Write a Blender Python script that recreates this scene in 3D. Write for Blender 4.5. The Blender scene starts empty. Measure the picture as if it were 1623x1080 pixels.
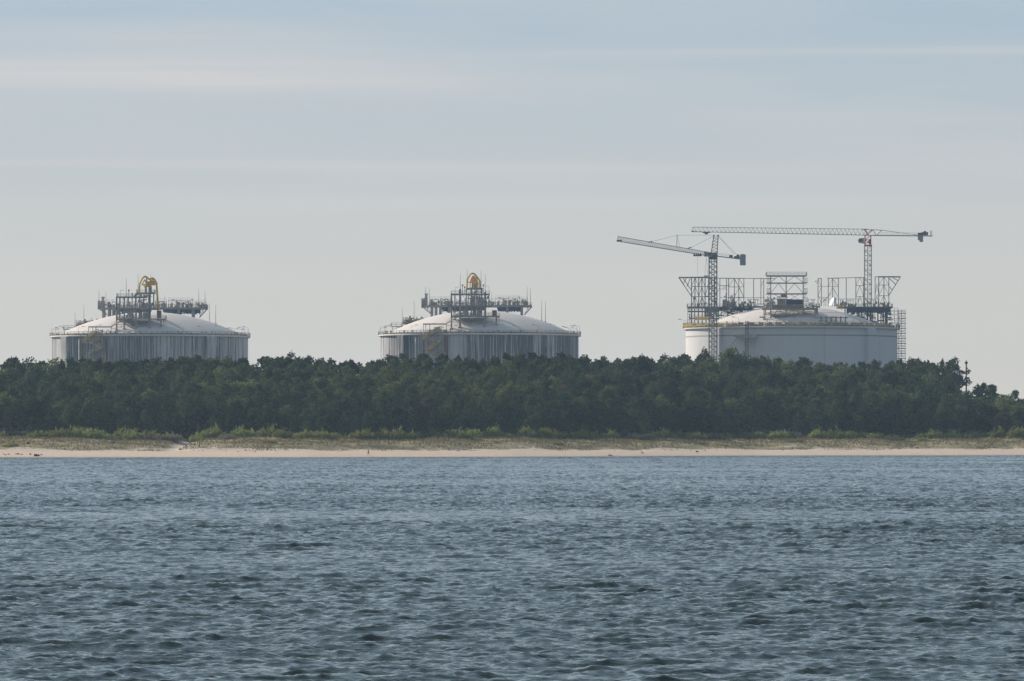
SKY_S=.068; SUN_S=4.7; EXPO=.24; HAZE_D=.00006; WAVE_A=.057
import bpy, bmesh, math, random
import numpy as np
from mathutils import Vector
scene = bpy.context.scene
COL = scene.collection
PI = math.pi
R = math.radians
# ---------------------------------------------------------------- camera (long lens over the water, 5 m above it)
F, CXP, HOR, CAMH = 8500.0, 811.5, 694.0, 5.0
def P(px, py, Y):
    """a point at depth Y (metres) seen in the given direction"""
    return Vector(((px - CXP) / F * Y, Y, CAMH + (HOR - py) / F * Y))
cam_d = bpy.data.cameras.new('camera'); cam = bpy.data.objects.new('camera', cam_d); COL.objects.link(cam)
cam.location = (0, 0, CAMH); cam.rotation_euler = (R(90), 0, 0)
cam_d.sensor_width = 36; cam_d.lens = F / 1623 * 36; cam_d.shift_y = (HOR - 540.5) / 1623
cam_d.clip_start = 1; cam_d.clip_end = 20000
scene.camera = cam
# ---------------------------------------------------------------- mesh helpers
def np_mesh(name, V, Q, mats, smooth=False, T=None):
    me = bpy.data.meshes.new(name)
    V = np.asarray(V, dtype=np.float32); Q = np.asarray(Q, dtype=np.int32)
    me.vertices.add(len(V)); me.vertices.foreach_set('co', V.ravel())
    n = len(Q); k = Q.shape[1]
    me.loops.add(n * k); me.loops.foreach_set('vertex_index', Q.ravel())
    me.polygons.add(n)
    me.polygons.foreach_set('loop_start', np.arange(0, n * k, k, dtype=np.int32))
    if smooth: me.polygons.foreach_set('use_smooth', np.ones(n, dtype=bool))
    for m in (mats if isinstance(mats, (list, tuple)) else [mats]): me.materials.append(m)
    me.update(calc_edges=True)
    return me
def tag(o, label=None, cat=None, group=None, kind=None):
    if label: o['label'] = label
    if cat: o['category'] = cat
    if group: o['group'] = group
    if kind: o['kind'] = kind
    return o
def link(name, me, parent=None, loc=None):
    o = bpy.data.objects.new(name, me); COL.objects.link(o)
    if parent is not None: o.parent = parent
    if loc is not None: o.location = loc
    return o
def empty(name, loc, label=None, cat=None, group=None):
    o = bpy.data.objects.new(name, None); COL.objects.link(o); o.location = loc
    o.empty_display_size = 1
    return tag(o, label, cat, group)
class MB:
    """collects boxes, bars and tubes in world coordinates; build() makes ONE mesh object of them"""
    def __init__(s, org=(0, 0, 0)): s.v = []; s.f = []; s.o = Vector(org); s.sm = False
    def add(s, vs, fs):
        b = len(s.v); s.v += [tuple(Vector(v) - s.o) for v in vs]; s.f += [tuple(b + i for i in f) for f in fs]
    def box(s, a, b):
        x0, x1 = sorted((a[0], b[0])); y0, y1 = sorted((a[1], b[1])); z0, z1 = sorted((a[2], b[2]))
        s.add([(x0, y0, z0), (x1, y0, z0), (x1, y1, z0), (x0, y1, z0), (x0, y0, z1), (x1, y0, z1), (x1, y1, z1), (x0, y1, z1)],
              [(0, 3, 2, 1), (4, 5, 6, 7), (0, 1, 5, 4), (1, 2, 6, 5), (2, 3, 7, 6), (3, 0, 4, 7)])
        return s
    def tube(s, a, b, r, n=4, r2=None, ph=PI / 4):
        a = Vector(a); b = Vector(b); d = b - a
        if d.length < 1e-5: return s
        r2 = r if r2 is None else r2
        d.normalize(); up = Vector((0, 0, 1)) if abs(d.z) < .95 else Vector((1, 0, 0))
        u = d.cross(up).normalized(); w = d.cross(u)
        vs = []
        for c, rr in ((a, r), (b, r2)):
            for i in range(n):
                t = 2 * PI * i / n + ph; vs.append(c + u * (rr * math.cos(t)) + w * (rr * math.sin(t)))
        fs = [(i, (i + 1) % n, n + (i + 1) % n, n + i) for i in range(n)] + [tuple(range(n))[::-1], tuple(range(n, 2 * n))]
        s.add(vs, fs); return s
    def path(s, pts, r, n=4):
        for a, b in zip(pts, pts[1:]): s.tube(a, b, r, n)
        return s
    def lathe(s, prof, cx, cy, n=24, a0=0, a1=2 * PI):
        full = abs(a1 - a0 - 2 * PI) < 1e-6; m = n if full else n + 1
        vs = []
        for (r, z) in prof:
            for i in range(m):
                t = a0 + (a1 - a0) * i / n; vs.append((cx + r * math.cos(t), cy + r * math.sin(t), z))
        fs = []
        for j in range(len(prof) - 1):
            for i in range(n):
                i2 = (i + 1) % m; fs.append((j * m + i, j * m + i2, (j + 1) * m + i2, (j + 1) * m + i))
        s.add(vs, fs); return s
    def build(s, name, mat, parent=None, smooth=False, label=None):
        me = bpy.data.meshes.new(name); me.from_pydata(s.v, [], s.f); me.materials.append(mat)
        if smooth: me.polygons.foreach_set('use_smooth', [True] * len(me.polygons))
        me.update()
        o = link(name, me, parent)
        if parent is None: o.location = s.o
        if label: o['label'] = label
        return o
# ---------------------------------------------------------------- materials
def mat_new(name):
    m = bpy.data.materials.new(name); m.use_nodes = True; nt = m.node_tree
    return m, nt, nt.nodes['Principled BSDF']
class N:
    """tiny node helper"""
    def __init__(s, nt): s.nt = nt
    def n(s, t, **k):
        nd = s.nt.nodes.new(t)
        for a, b in k.items(): setattr(nd, a, b)
        return nd
    def put(s, inp, v):
        if hasattr(v, 'links') or isinstance(v, bpy.types.NodeSocket): s.nt.links.new(v, inp)
        else: inp.default_value = v
    def m(s, op, a, b=0.0, c=None, clamp=False):
        nd = s.n('ShaderNodeMath', operation=op); nd.use_clamp = clamp
        s.put(nd.inputs[0], a); s.put(nd.inputs[1], b)
        if c is not None: s.put(nd.inputs[2], c)
        return nd.outputs[0]
    def mix(s, f, a, b):
        nd = s.n('ShaderNodeMix', data_type='RGBA'); s.put(nd.inputs[0], f)
        s.put(nd.inputs[6], a if not isinstance(a, tuple) else (*a[:3], 1)); s.put(nd.inputs[7], b if not isinstance(b, tuple) else (*b[:3], 1))
        return nd.outputs[2]
    def noise(s, vec, scale, detail=3, rough=.5):
        nd = s.n('ShaderNodeTexNoise'); nd.inputs['Scale'].default_value = scale; nd.inputs['Detail'].default_value = detail
        nd.inputs['Roughness'].default_value = rough
        if vec is not None: s.nt.links.new(vec, nd.inputs['Vector'])
        return nd.outputs['Fac']
    def rng(s, v, a, b, c=0., d=1.):
        nd = s.n('ShaderNodeMapRange'); s.put(nd.inputs[0], v)
        for i, x in enumerate((a, b, c, d)): nd.inputs[i + 1].default_value = x
        nd.clamp = True; return nd.outputs[0]
    def scale(s, vec, k):
        nd = s.n('ShaderNodeMapping'); s.nt.links.new(vec, nd.inputs[0]); nd.inputs['Scale'].default_value = k; return nd.outputs[0]
def paint(name, c, c2=None, sc=.6, rough=.6, metal=0.0):
    """weathered paint or bare material: two tones in noise patches"""
    m, nt, b = mat_new(name); h = N(nt)
    pos = h.n('ShaderNodeNewGeometry').outputs['Position']
    c2 = c2 or tuple(x * .62 for x in c)
    f = h.rng(h.noise(pos, sc, 5, .65), .35, .68)
    h.put(b.inputs['Base Color'], h.mix(f, c, c2)); b.inputs['Roughness'].default_value = rough; b.inputs['Metallic'].default_value = metal
    return m
M = {}
M['steel'] = paint('galvanised_steel', (.44, .42, .39), (.28, .24, .20))
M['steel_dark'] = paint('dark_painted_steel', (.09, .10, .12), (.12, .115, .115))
M['steel_pale'] = paint('pale_galvanised_steel', (.5, .5, .5), (.36, .35, .34))
M['frame'] = paint('primer_steel', (.31, .295, .275), (.20, .17, .15))
M['tan'] = paint('tan_insulation', (.36, .32, .26), (.2, .17, .14), .5)
M['tan_rail'] = paint('cream_handrail', (.62, .57, .44), (.42, .36, .26), .3)
M['yellow_rail'] = paint('yellow_handrail', (.74, .53, .13), (.5, .38, .15), .3)
M['yellow'] = paint('yellow_paint', (.85, .58, .04), (.6, .38, .04), .5)
M['orange'] = paint('orange_paint', (.95, .46, .03), (.7, .32, .03), .5)
M['violet'] = paint('mauve_grey_lagging', (.48, .43, .46), (.30, .25, .26), .8)
M['brown'] = paint('rusty_brown', (.34, .25, .16), (.22, .16, .12), .8)
M['red'] = paint('dull_red_paint', (.25, .06, .05), (.16, .05, .045), .6)
M['crane_red'] = paint('crane_red', (.55, .06, .08), (.38, .06, .08), .6)
M['blue'] = paint('navy_gear_and_shade', (.04, .08, .17), (.07, .10, .15), .3)  # dark gear colour; under the unfinished tank's decks it paints their shade
M['grey_panel'] = paint('grey_cladding', (.42, .40, .39), (.28, .26, .26), .4)
M['white'] = paint('white_sheeting', (.85, .84, .83), (.7, .68, .68), .7)
M['cab'] = paint('cab_pale_green', (.4, .43, .4), (.25, .27, .26), .8)
M['wood'] = paint('weathered_wood', (.09, .07, .055), (.05, .04, .035), 2.)
M['glass'] = paint('dark_cab_glass', (.03, .035, .04), None, 1, .15)
M['pillar'] = paint('pale_concrete_pier', (.36, .35, .34), (.2, .2, .2), .4)
def tank_concrete(name, stain, clean, dirt, seams=False):
    m, nt, b = mat_new(name); h = N(nt)
    pos = h.n('ShaderNodeTexCoord').outputs['Object']
    sp = h.n('ShaderNodeSeparateXYZ'); nt.links.new(pos, sp.inputs[0])
    ang = h.m('ARCTAN2', sp.outputs[0], h.m('MULTIPLY', sp.outputs[1], -1.))
    arc = h.m('MULTIPLY', ang, 40.9)
    loc = h.n('ShaderNodeSeparateXYZ'); nt.links.new(h.n('ShaderNodeObjectInfo').outputs['Location'], loc.inputs[0])
    def vec(kx, kz, off=0.):
        c = h.n('ShaderNodeCombineXYZ'); h.put(c.inputs[0], h.m('MULTIPLY', arc, kx)); h.put(c.inputs[2], h.m('MULTIPLY', sp.outputs[2], kz)); h.put(c.inputs[1], h.m('ADD', h.m('MULTIPLY', loc.outputs[0], .613), off))
        return c.outputs[0]
    streak = h.noise(vec(1., .012), 1.5, 4, .75)                    # narrow runs a metre or so wide
    thin = h.noise(vec(1., .02, 7.), 3.4, 3, .7)
    zone = h.noise(vec(1., .05, 3.), .075, 2, .5)                     # stretches of wall that are dirtier
    body = h.m('ADD', h.m('MULTIPLY', streak, .55), h.m('MULTIPLY', thin, .45))
    body = h.m('ADD', body, h.m('MULTIPLY', h.m('SUBTRACT', zone, .5), .42))
    drop = h.rng(h.noise(vec(1., .0, 11.), .6, 2, .6), .3, .75, 22., 3.)   # how far below the rim each run reaches
    fade = h.rng(h.m('SUBTRACT', h.m('SUBTRACT', 46., sp.outputs[2]), h.m('MULTIPLY', drop, 1.)), 0., 10., 0., .10)
    f = h.rng(h.m('SUBTRACT', body, fade), .455, .555)
    f = h.m('MULTIPLY', f, stain)
    blotch = h.rng(h.noise(vec(1., 1., 5.), .22, 4, .6), .4, .7, 0., .35 if stain > .5 else .12)
    col = h.mix(blotch, clean, tuple(x * .7 for x in clean))
    col = h.mix(f, col, dirt)
    if seams:
        g = h.m('ABSOLUTE', h.m('SUBTRACT', sp.outputs[2], 43.8))
        line = h.rng(g, .22, .3, 1., 0.)
        g2 = h.m('ABSOLUTE', h.m('SUBTRACT', h.m('FRACT', h.m('DIVIDE', h.m('ADD', arc, 300.), 27.)), .5))
        line2 = h.m('MULTIPLY', h.rng(g2, .004, .007, 1., 0.), .35)
        col = h.mix(h.m('MULTIPLY', h.m('MAXIMUM', line, line2), .7), col, (.17, .17, .18))
    h.put(b.inputs['Base Color'], col); b.inputs['Roughness'].default_value = .85
    bump = h.n('ShaderNodeBump'); bump.inputs['Strength'].default_value = .3; bump.inputs['Distance'].default_value = .1
    nt.links.new(h.noise(pos, 1.5, 4), bump.inputs['Height']); nt.links.new(bump.outputs[0], b.inputs['Normal'])
    return m
M['wall_stained'] = tank_concrete('stained_concrete', .93, (.56, .55, .54), (.045, .047, .05))
M['wall_clean'] = tank_concrete('new_white_concrete', .05, (.64, .63, .62), (.3, .29, .28), True)
def dome_mat():
    m, nt, b = mat_new('white_roof_concrete'); h = N(nt)
    pos = h.n('ShaderNodeTexCoord').outputs['Object']
    f = h.rng(h.noise(pos, .12, 5, .6), .42, .7, 0., .5)
    h.put(b.inputs['Base Color'], h.mix(f, (.72, .665, .61), (.56, .52, .475))); b.inputs['Roughness'].default_value = .75
    return m
M['dome'] = dome_mat()
def leaf_mat(name, c1, c2, c3, trans=.3, v0=.5, v1=1.0):
    m, nt, b = mat_new(name); h = N(nt)
    pos = h.n('ShaderNodeNewGeometry').outputs['Position']
    rnd = h.n('ShaderNodeObjectInfo').outputs['Random']
    a = h.rng(h.noise(pos, .13, 2), .38, .62); d = h.rng(h.noise(pos, .9, 3, .6), .4, .68)
    col = h.mix(a, c1, c2); col = h.mix(h.m('MULTIPLY', d, .7), col, c3)
    hs = h.n('ShaderNodeHueSaturation'); h.put(hs.inputs['Color'], col)
    h.put(hs.inputs['Value'], h.m('ADD', v0, h.m('MULTIPLY', rnd, v1))); h.put(hs.inputs['Hue'], h.m('ADD', .485, h.m('MULTIPLY', rnd, .03)))
    dif = h.n('ShaderNodeBsdfDiffuse'); tr = h.n('ShaderNodeBsdfTranslucent'); mx = h.n('ShaderNodeMixShader'); mx.inputs[0].default_value = trans
    nt.links.new(hs.outputs[0], dif.inputs[0]); nt.links.new(hs.outputs[0], tr.inputs[0])
    nt.links.new(dif.outputs[0], mx.inputs[1]); nt.links.new(tr.outputs[0], mx.inputs[2])
    out = [n for n in nt.nodes if n.type == 'OUTPUT_MATERIAL'][0]; nt.links.new(mx.outputs[0], out.inputs[0]); nt.nodes.remove(b)
    return m
M['pine'] = leaf_mat('pine_needles', (.032, .052, .027), (.070, .084, .036), (.125, .128, .055), .25)
M['broad'] = leaf_mat('broad_leaves', (.080, .105, .040), (.12, .14, .05), (.175, .18, .07), .35)
M['autumn'] = leaf_mat('russet_leaves', (.17, .13, .07), (.15, .12, .08), (.22, .17, .1), .3)
M['bush'] = leaf_mat('willow_leaves', (.16, .19, .055), (.22, .24, .075), (.28, .28, .11), .4, .72, .5)
M['bush_dry'] = leaf_mat('dry_twigs', (.16, .145, .11), (.2, .18, .13), (.24, .21, .16), .2)
M['grass'] = leaf_mat('dune_grass_blades', (.34, .29, .15), (.24, .235, .11), (.44, .37, .23), .3)
M['bark'] = paint('pine_bark', (.13, .09, .065), (.08, .06, .05), 1.5, .9)
# ---------------------------------------------------------------- sky and sun
SUN_EL, SUN_AZ = 26.0, -56.0                       # degrees; azimuth clockwise from +Y
world = bpy.data.worlds.new('World'); scene.world = world; world.use_nodes = True
nt = world.node_tree; h = N(nt); bg = nt.nodes['Background']
sky = h.n('ShaderNodeTexSky'); sky.sky_type = 'NISHITA'; sky.sun_disc = False
sky.sun_elevation = R(SUN_EL); sky.sun_rotation = R(SUN_AZ); sky.dust_density = .6; sky.ozone_density = 1.6; sky.air_density = 1.0
dirv = h.n('ShaderNodeTexCoord').outputs['Generated']
sp = h.n('ShaderNodeSeparateXYZ'); nt.links.new(dirv, sp.inputs[0])
yy = h.m('MAXIMUM', h.m('ABSOLUTE', sp.outputs[1]), .05)
u = h.m('DIVIDE', sp.outputs[0], yy); v = h.m('DIVIDE', sp.outputs[2], yy)
cv = h.n('ShaderNodeCombineXYZ'); h.put(cv.inputs[0], h.m('MULTIPLY', u, 7.)); h.put(cv.inputs[1], h.m('ADD', h.m('MULTIPLY', v, 60.), h.m('MULTIPLY', u, 2.2)))
wisp = h.rng(h.noise(cv.outputs[0], 1.6, 5, .5), .42, .72)
cv2 = h.n('ShaderNodeCombineXYZ'); h.put(cv2.inputs[0], h.m('MULTIPLY', u, 3.)); h.put(cv2.inputs[1], h.m('MULTIPLY', v, 260.)); cv2.inputs[2].default_value = 4.
fine = h.rng(h.noise(cv2.outputs[0], 1.0, 4, .5), .35, .75)
def band(v0, slope, w, u0, u1, u2, u3, amp):
    """a long thin veil of cirrus: elevation v0, sloping, between the azimuths u0..u3"""
    d = h.m('DIVIDE', h.m('SUBTRACT', v, h.m('ADD', v0, h.m('MULTIPLY', u, slope))), w)
    g = h.m('EXPONENT', h.m('MULTIPLY', h.m('MULTIPLY', d, d), -1.))
    a = h.m('MULTIPLY', h.rng(u, u0, u1), h.rng(u, u2, u3, 1., 0.))
    return h.m('MULTIPLY', h.m('MULTIPLY', g, a), amp)
bands = [band(.0715, .0, .0075, -.15, -.10, -.06, .0, .45), band(.0712, .010, .0009, -.03, .01, .09, .12, .5),
         band(.0505, -.012, .0010, -.2, -.12, -.02, .08, .6), band(.0437, .0, .0016, -.08, -.02, .02, .08, .55),
         band(.0655, -.02, .0030, -.14, -.1, -.05, .0, .3), band(.066, .004, .006, -.12, -.04, -.02, .06, .4),
         band(.061, -.02, .0012, .03, .06, .1, .14, .35), band(.052, -.01, .0025, .04, .09, .1, .16, .3), band(.085, .0, .006, -.15, -.08, .0, .1, .15)]
tot = bands[0]
for b_ in bands[1:]: tot = h.m('ADD', tot, b_)
cloud = h.m('ADD', h.m('MULTIPLY', tot, h.m('ADD', .3, h.m('MULTIPLY', fine, 1.0))), h.m('MULTIPLY', wisp, .30), clamp=True)
skc = h.n('ShaderNodeMix', data_type='RGBA', blend_type='MULTIPLY'); skc.inputs[0].default_value = 1.
nt.links.new(sky.outputs[0], skc.inputs[6])
# the thin high overcast evens out the warm horizon glow
low = h.rng(sp.outputs[2], .05, .24, 1., 0.)
veilc = h.mix(h.rng(sp.outputs[2], .0, .082, 0., 1.), (9.5, 8.4, 6.95), (5.15, 6.5, 7.9))
base = h.mix(h.m('ADD', .30, h.m('MULTIPLY', low, .62)), sky.outputs[0], veilc)
final = h.mix(h.m('MULTIPLY', cloud, .62), base, (9.2, 8.5, 8.1))
nt.links.new(final, bg.inputs[0]); bg.inputs[1].default_value = SKY_S
sun_d = bpy.data.lights.new('sun', 'SUN'); sun_d.energy = SUN_S; sun_d.angle = R(.6); sun_d.color = (1., .90, .78)
sun = bpy.data.objects.new('sun', sun_d); COL.objects.link(sun)
sdir = Vector((math.sin(R(SUN_AZ)) * math.cos(R(SUN_EL)), math.cos(R(SUN_AZ)) * math.cos(R(SUN_EL)), math.sin(R(SUN_EL))))
sun.rotation_euler = sdir.to_track_quat('Z', 'Y').to_euler(); sun.location = (-300, 400, 400)
scene.view_settings.view_transform = 'Standard'; scene.view_settings.look = 'None'; scene.view_settings.exposure = EXPO; scene.view_settings.gamma = 1
scene.cycles.max_bounces = 6; scene.cycles.volume_bounces = 1; scene.cycles.transparent_max_bounces = 8
# ---------------------------------------------------------------- terrain
_xs = np.array([-4000, -125, -50, 0, 66, 140, 4000.]); _ss = np.array([1308, 1308, 1310, 1345, 1430, 1466, 1500.])
def shore(X): return np.interp(X, _xs, _ss) + 1.5 * np.sin(np.asarray(X) * .045) + .8 * np.sin(np.asarray(X) * .13 + 1)
def _rid(X, Y, k, ph): return np.sin(X * k + ph + 1.3 * np.sin(Y * k * 1.7 + ph)) * np.cos(Y * k * 1.9 - ph)
def ground_z(X, Y):
    X = np.asarray(X, float); Y = np.asarray(Y, float); s = Y - shore(X)
    z = np.interp(s, [-400, -20, 0, 10, 22, 30, 38, 60, 80, 130, 230, 330, 600, 3000], [-6, -1.0, 0, .75, 1.5, 1.9, 3.0, 4.35, 4.6, 6.5, 11, 11, 7, 7])
    w = np.clip((s - 18) / 14, 0, 1) * np.clip((110 - s) / 40, 0, 1)
    z = z + w * (.38 * _rid(X, Y, .11, .4) + .26 * _rid(X, Y, .27, 2.1) + .12 * _rid(X, Y, .7, 1.))
    px = (X / np.maximum(Y, 1)) * F + CXP                                # a trodden gully through the dune
    z = z - .9 * np.exp(-((X + 84.5 - (s - 40) * .09) / 3.2) ** 2) * np.clip((s - 24) / 12, 0, 1) * np.clip((100 - s) / 20, 0, 1)
    return z
def gz(X, Y): return float(ground_z(X, Y))
gx = np.concatenate([np.arange(-4000, -200, 200), np.arange(-200, 220, .9), np.arange(220, 4100, 200)])
srow = np.concatenate([[-400, -100, -30, -12], np.arange(-6, 95, .8), np.arange(95, 330, 8), [360, 420, 500, 700, 1000, 2000, 4500.]])
GX, S_ = np.meshgrid(gx, srow); GY = shore(GX) + S_
GZ = ground_z(GX, GY)
rg = np.random.default_rng(3)
GZ += np.where((S_ > 1) & (S_ < 95), rg.normal(0, .03, GZ.shape), 0)
def grid_mesh(name, X, Y, Z, mat, smooth=True):
    nr, nc = X.shape; idx = np.arange(nr * nc).reshape(nr, nc)
    Q = np.stack([idx[:-1, :-1], idx[:-1, 1:], idx[1:, 1:], idx[1:, :-1]], -1).reshape(-1, 4)
    return np_mesh(name, np.stack([X, Y, Z], -1).reshape(-1, 3), Q, mat, smooth)
def sand_mat():
    m, nt, b = mat_new('dune_sand'); h = N(nt)
    pos = h.n('ShaderNodeNewGeometry').outputs['Position']; sp = h.n('ShaderNodeSeparateXYZ'); nt.links.new(pos, sp.inputs[0])
    z = sp.outputs[2]
    # the dry-grass carpet starts where the dune foot rises, with a ragged edge; the trodden path stays bare
    n1 = h.noise(pos, .16, 4, .6); n2 = h.noise(pos, .8, 4, .65)
    att = h.n('ShaderNodeAttribute', attribute_name='veg').outputs['Fac']
    f = h.rng(h.m('ADD', att, h.m('ADD', h.m('MULTIPLY', h.m('SUBTRACT', n1, .5), 1.5), h.m('MULTIPLY', h.m('SUBTRACT', n2, .5), .8))), .30, .52)
    sand = h.mix(h.rng(n2, .35, .7), (.60, .485, .38), (.50, .40, .315))
    wet = h.rng(z, .10, .34, 1., 0.)
    sand = h.mix(wet, sand, (.27, .22, .18))
    veg = h.mix(h.rng(h.noise(pos, .25, 4, .7), .4, .62), (.33, .27, .15), (.20, .18, .085)); veg = h.mix(h.rng(n2, .5, .75), veg, (.30, .25, .16))
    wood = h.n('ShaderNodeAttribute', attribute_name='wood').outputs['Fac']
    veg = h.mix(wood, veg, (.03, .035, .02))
    h.put(b.inputs['Base Color'], h.mix(f, sand, veg)); b.inputs['Roughness'].default_value = .95
    bp = h.n('ShaderNodeBump'); bp.inputs['Strength'].default_value = .6; bp.inputs['Distance'].default_value = .25; nt.links.new(h.noise(pos, 1.1, 5, .65), bp.inputs['Height']); nt.links.new(bp.outputs[0], b.inputs['Normal'])
    return m
gme = grid_mesh('ground', GX, GY, GZ, sand_mat())
veg = np.interp(S_, [24, 30, 44, 5000], [0, .45, 1.2, 1.2]) - 1.3 * np.exp(-((GX + 84.5 - (S_ - 40) * .09) / 3.0) ** 2) * (S_ < 95)
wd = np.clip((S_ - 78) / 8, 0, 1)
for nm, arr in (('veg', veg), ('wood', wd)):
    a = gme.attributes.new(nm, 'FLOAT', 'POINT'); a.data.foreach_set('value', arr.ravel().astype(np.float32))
tag(link('ground', gme), 'sandy shore rising to a low grassy dune and wooded ground', None, None, 'structure')
# ---------------------------------------------------------------- sea
def wave_tile(L, n, seed, kp, wind, amp, kmin, kmax, pw=3.45):
    rg = np.random.default_rng(seed)
    k1 = np.fft.fftfreq(n, L / n) * 2 * PI; KX, KY = np.meshgrid(k1, k1); K = np.hypot(KX, KY); K[0, 0] = 1e-6
    th = np.arctan2(KY, KX) - wind
    spec = K ** -pw * np.exp(-1.25 * (kp / K) ** 2) * (np.abs(np.cos(th / 2)) ** np.clip(34 / np.maximum(K / kp, 1), 6, 34) + .02) * (K > kmin) * (K < kmax) * np.exp(-(K / 30.) ** 2)
    H = (rg.normal(size=K.shape) + 1j * rg.normal(size=K.shape)) * np.sqrt(spec)
    H = H * n * n
    hh = np.fft.ifft2(H); dx = np.fft.ifft2(-1j * KX / K * H); dy = np.fft.ifft2(-1j * KY / K * H)
    sd = hh.real.std(); k = amp / sd
    return np.stack([dx.real * k, dy.real * k, hh.real * k], -1)
def sample(T, L, X, Y):
    n = T.shape[0]; a = (X / L * n) % n; b = (Y / L * n) % n
    i = np.floor(a).astype(int); j = np.floor(b).astype(int); fa = (a - i)[..., None]; fb = (b - j)[..., None]
    i1 = (i + 1) % n; j1 = (j + 1) % n; i %= n; j %= n
    return (T[j, i] * (1 - fa) + T[j, i1] * fa) * (1 - fb) + (T[j1, i] * (1 - fa) + T[j1, i1] * fa) * fb
WIND = R(-72)
T1 = wave_tile(59.3, 640, 1, 1.65, WIND, WAVE_A * .9, .3, 60, 4.5); T2 = wave_tile(38.1, 512, 2, 3.7, WIND + .25 - .35, WAVE_A * .62, .5, 60, 3.5)
ys = [60.]
while ys[-1] < 1520: ys.append(ys[-1] + min(max(.0013 * ys[-1], .1), .75))
ys = np.array([-300, -100, 0, 30, 50] + ys); tu = np.concatenate([[-4, -2, -1, -.5, -.25, -.16, -.13], np.linspace(-.112, .112, 620), [.13, .16, .25, .5, 1, 2, 4]])
WY, TU = np.meshgrid(ys, tu, indexing='ij'); WX = TU * np.maximum(np.abs(WY), 60)
ca, sa = math.cos(.35), math.sin(.35)
D = sample(T1, 59.3, WX, WY)
D2 = sample(T2, 38.1, WX * ca + WY * sa, -WX * sa + WY * ca)
D2 = np.stack([D2[..., 0] * ca - D2[..., 1] * sa, D2[..., 0] * sa + D2[..., 1] * ca, D2[..., 2]], -1)
D = D + D2
# gusts: patches of rougher and calmer water
gr = np.random.default_rng(5); gy = np.interp(WY, np.arange(-300, 1600, 12.), np.convolve(gr.normal(size=159), [.3, .4, .3], 'same'))
gust = 1 + .16 * gy + .22 * np.sin(WX * .031 + 2 * np.sin(WY * .011)) * np.cos(WY * .019 + 1.2 * np.sin(WX * .017)) + .1 * np.sin(WY * .05 + WX * .01)
att = np.clip((shore(WX) - WY + 2) / 60, .5, 1) * gust
edge = ((np.abs(TU) < .14) & (WY > 40)) * 1.0
D = D * (att * edge)[..., None]
wme = grid_mesh('sea', WX - D[..., 0] * 1.0, WY - D[..., 1] * 1.0, D[..., 2], None)
wme.materials.clear()
def sea_mat():
    m, nt, b = mat_new('sea_water'); h = N(nt)
    pos = h.n('ShaderNodeNewGeometry').outputs['Position']
    b.inputs['Base Color'].default_value = (.026, .046, .034, 1); b.inputs['Roughness'].default_value = .05; b.inputs['IOR'].default_value = 1.33
    p1 = h.scale(pos, (1., 1.6, 1.)); p2 = h.scale(pos, (1.7, 3.2, 1.))
    hgt = h.m('ADD', h.m('MULTIPLY', h.noise(p1, 1.5, 4, .6), .09), h.m('MULTIPLY', h.noise(p2, 3.6, 2, .6), .02))
    bump = h.n('ShaderNodeBump'); h.put(bump.inputs['Strength'], h.rng(h.noise(h.scale(pos, (.35, 1., 1.)), .05, 4, .6), .3, .7, .35, 1.)); bump.inputs['Distance'].default_value = 1.0
    nt.links.new(hgt, bump.inputs['Height']); nt.links.new(bump.outputs[0], b.inputs['Normal'])
    return m
wme.materials.append(sea_mat())
tag(link('sea', wme), 'dark blue grey choppy sea with short wind waves', None, None, 'structure')
# ---------------------------------------------------------------- trees
def leaf_quads(C, S, rg, flat=.0):
    """one small randomly turned four-cornered leaf spray per centre"""
    n = len(C); a = rg.normal(size=(n, 3)); a[:, 2] *= (1 - flat); a /= np.linalg.norm(a, axis=1)[:, None]
    b = np.cross(a, rg.normal(size=(n, 3))); b /= np.linalg.norm(b, axis=1)[:, None]
    S = S[:, None]; k = rg.uniform(.5, .9, (n, 1))
    V = np.stack([C - a * S, C - b * S * k, C + a * S, C + b * S * k], 1).reshape(-1, 3)
    return V, np.arange(4 * n).reshape(-1, 4)
def pads(pl, rg, size, dens=1.):
    """pl: rows of centre, radius, vertical radius, leaves -> leaf sprays crowded near each clump's skin"""
    C = []
    for (x, y, z, r, rz, n) in pl:
        n = max(4, int(n * dens)); d = rg.normal(size=(n, 3)); d /= np.linalg.norm(d, axis=1)[:, None]
        q = rg.uniform(.35, 1.08, n) ** .6
        lump = 1 + .25 * np.sin(d[:, 0] * 5 + x) * np.cos(d[:, 2] * 4 + z)
        C.append(np.stack([x + d[:, 0] * r * q * lump, y + d[:, 1] * r * q * lump, z + d[:, 2] * rz * q * lump], 1))
    C = np.concatenate(C); return leaf_quads(C, rg.uniform(.6, 1.25, len(C)) * size, rg)
def trunk_mesh(name, H, r, limbs, rg, lean=0.):
    mb = MB(); pts = [Vector((lean * t * H * .5 + rg.normal() * .12 * t, rg.normal() * .12 * t, t * H)) for t in (0, .25, .5, .75, .97)]
    pts[0] = Vector((0, 0, -.6))
    for i in range(4): mb.tube(pts[i], pts[i + 1], r * (1 - .22 * i), 6, r * (1 - .22 * (i + 1)))
    for (a, b, rr) in limbs: mb.tube(a, b, rr, 4, rr * .4)
    me = bpy.data.meshes.new(name); me.from_pydata(mb.v, [], mb.f); me.materials.append(M['bark']); return me
PROTO = {}
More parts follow.
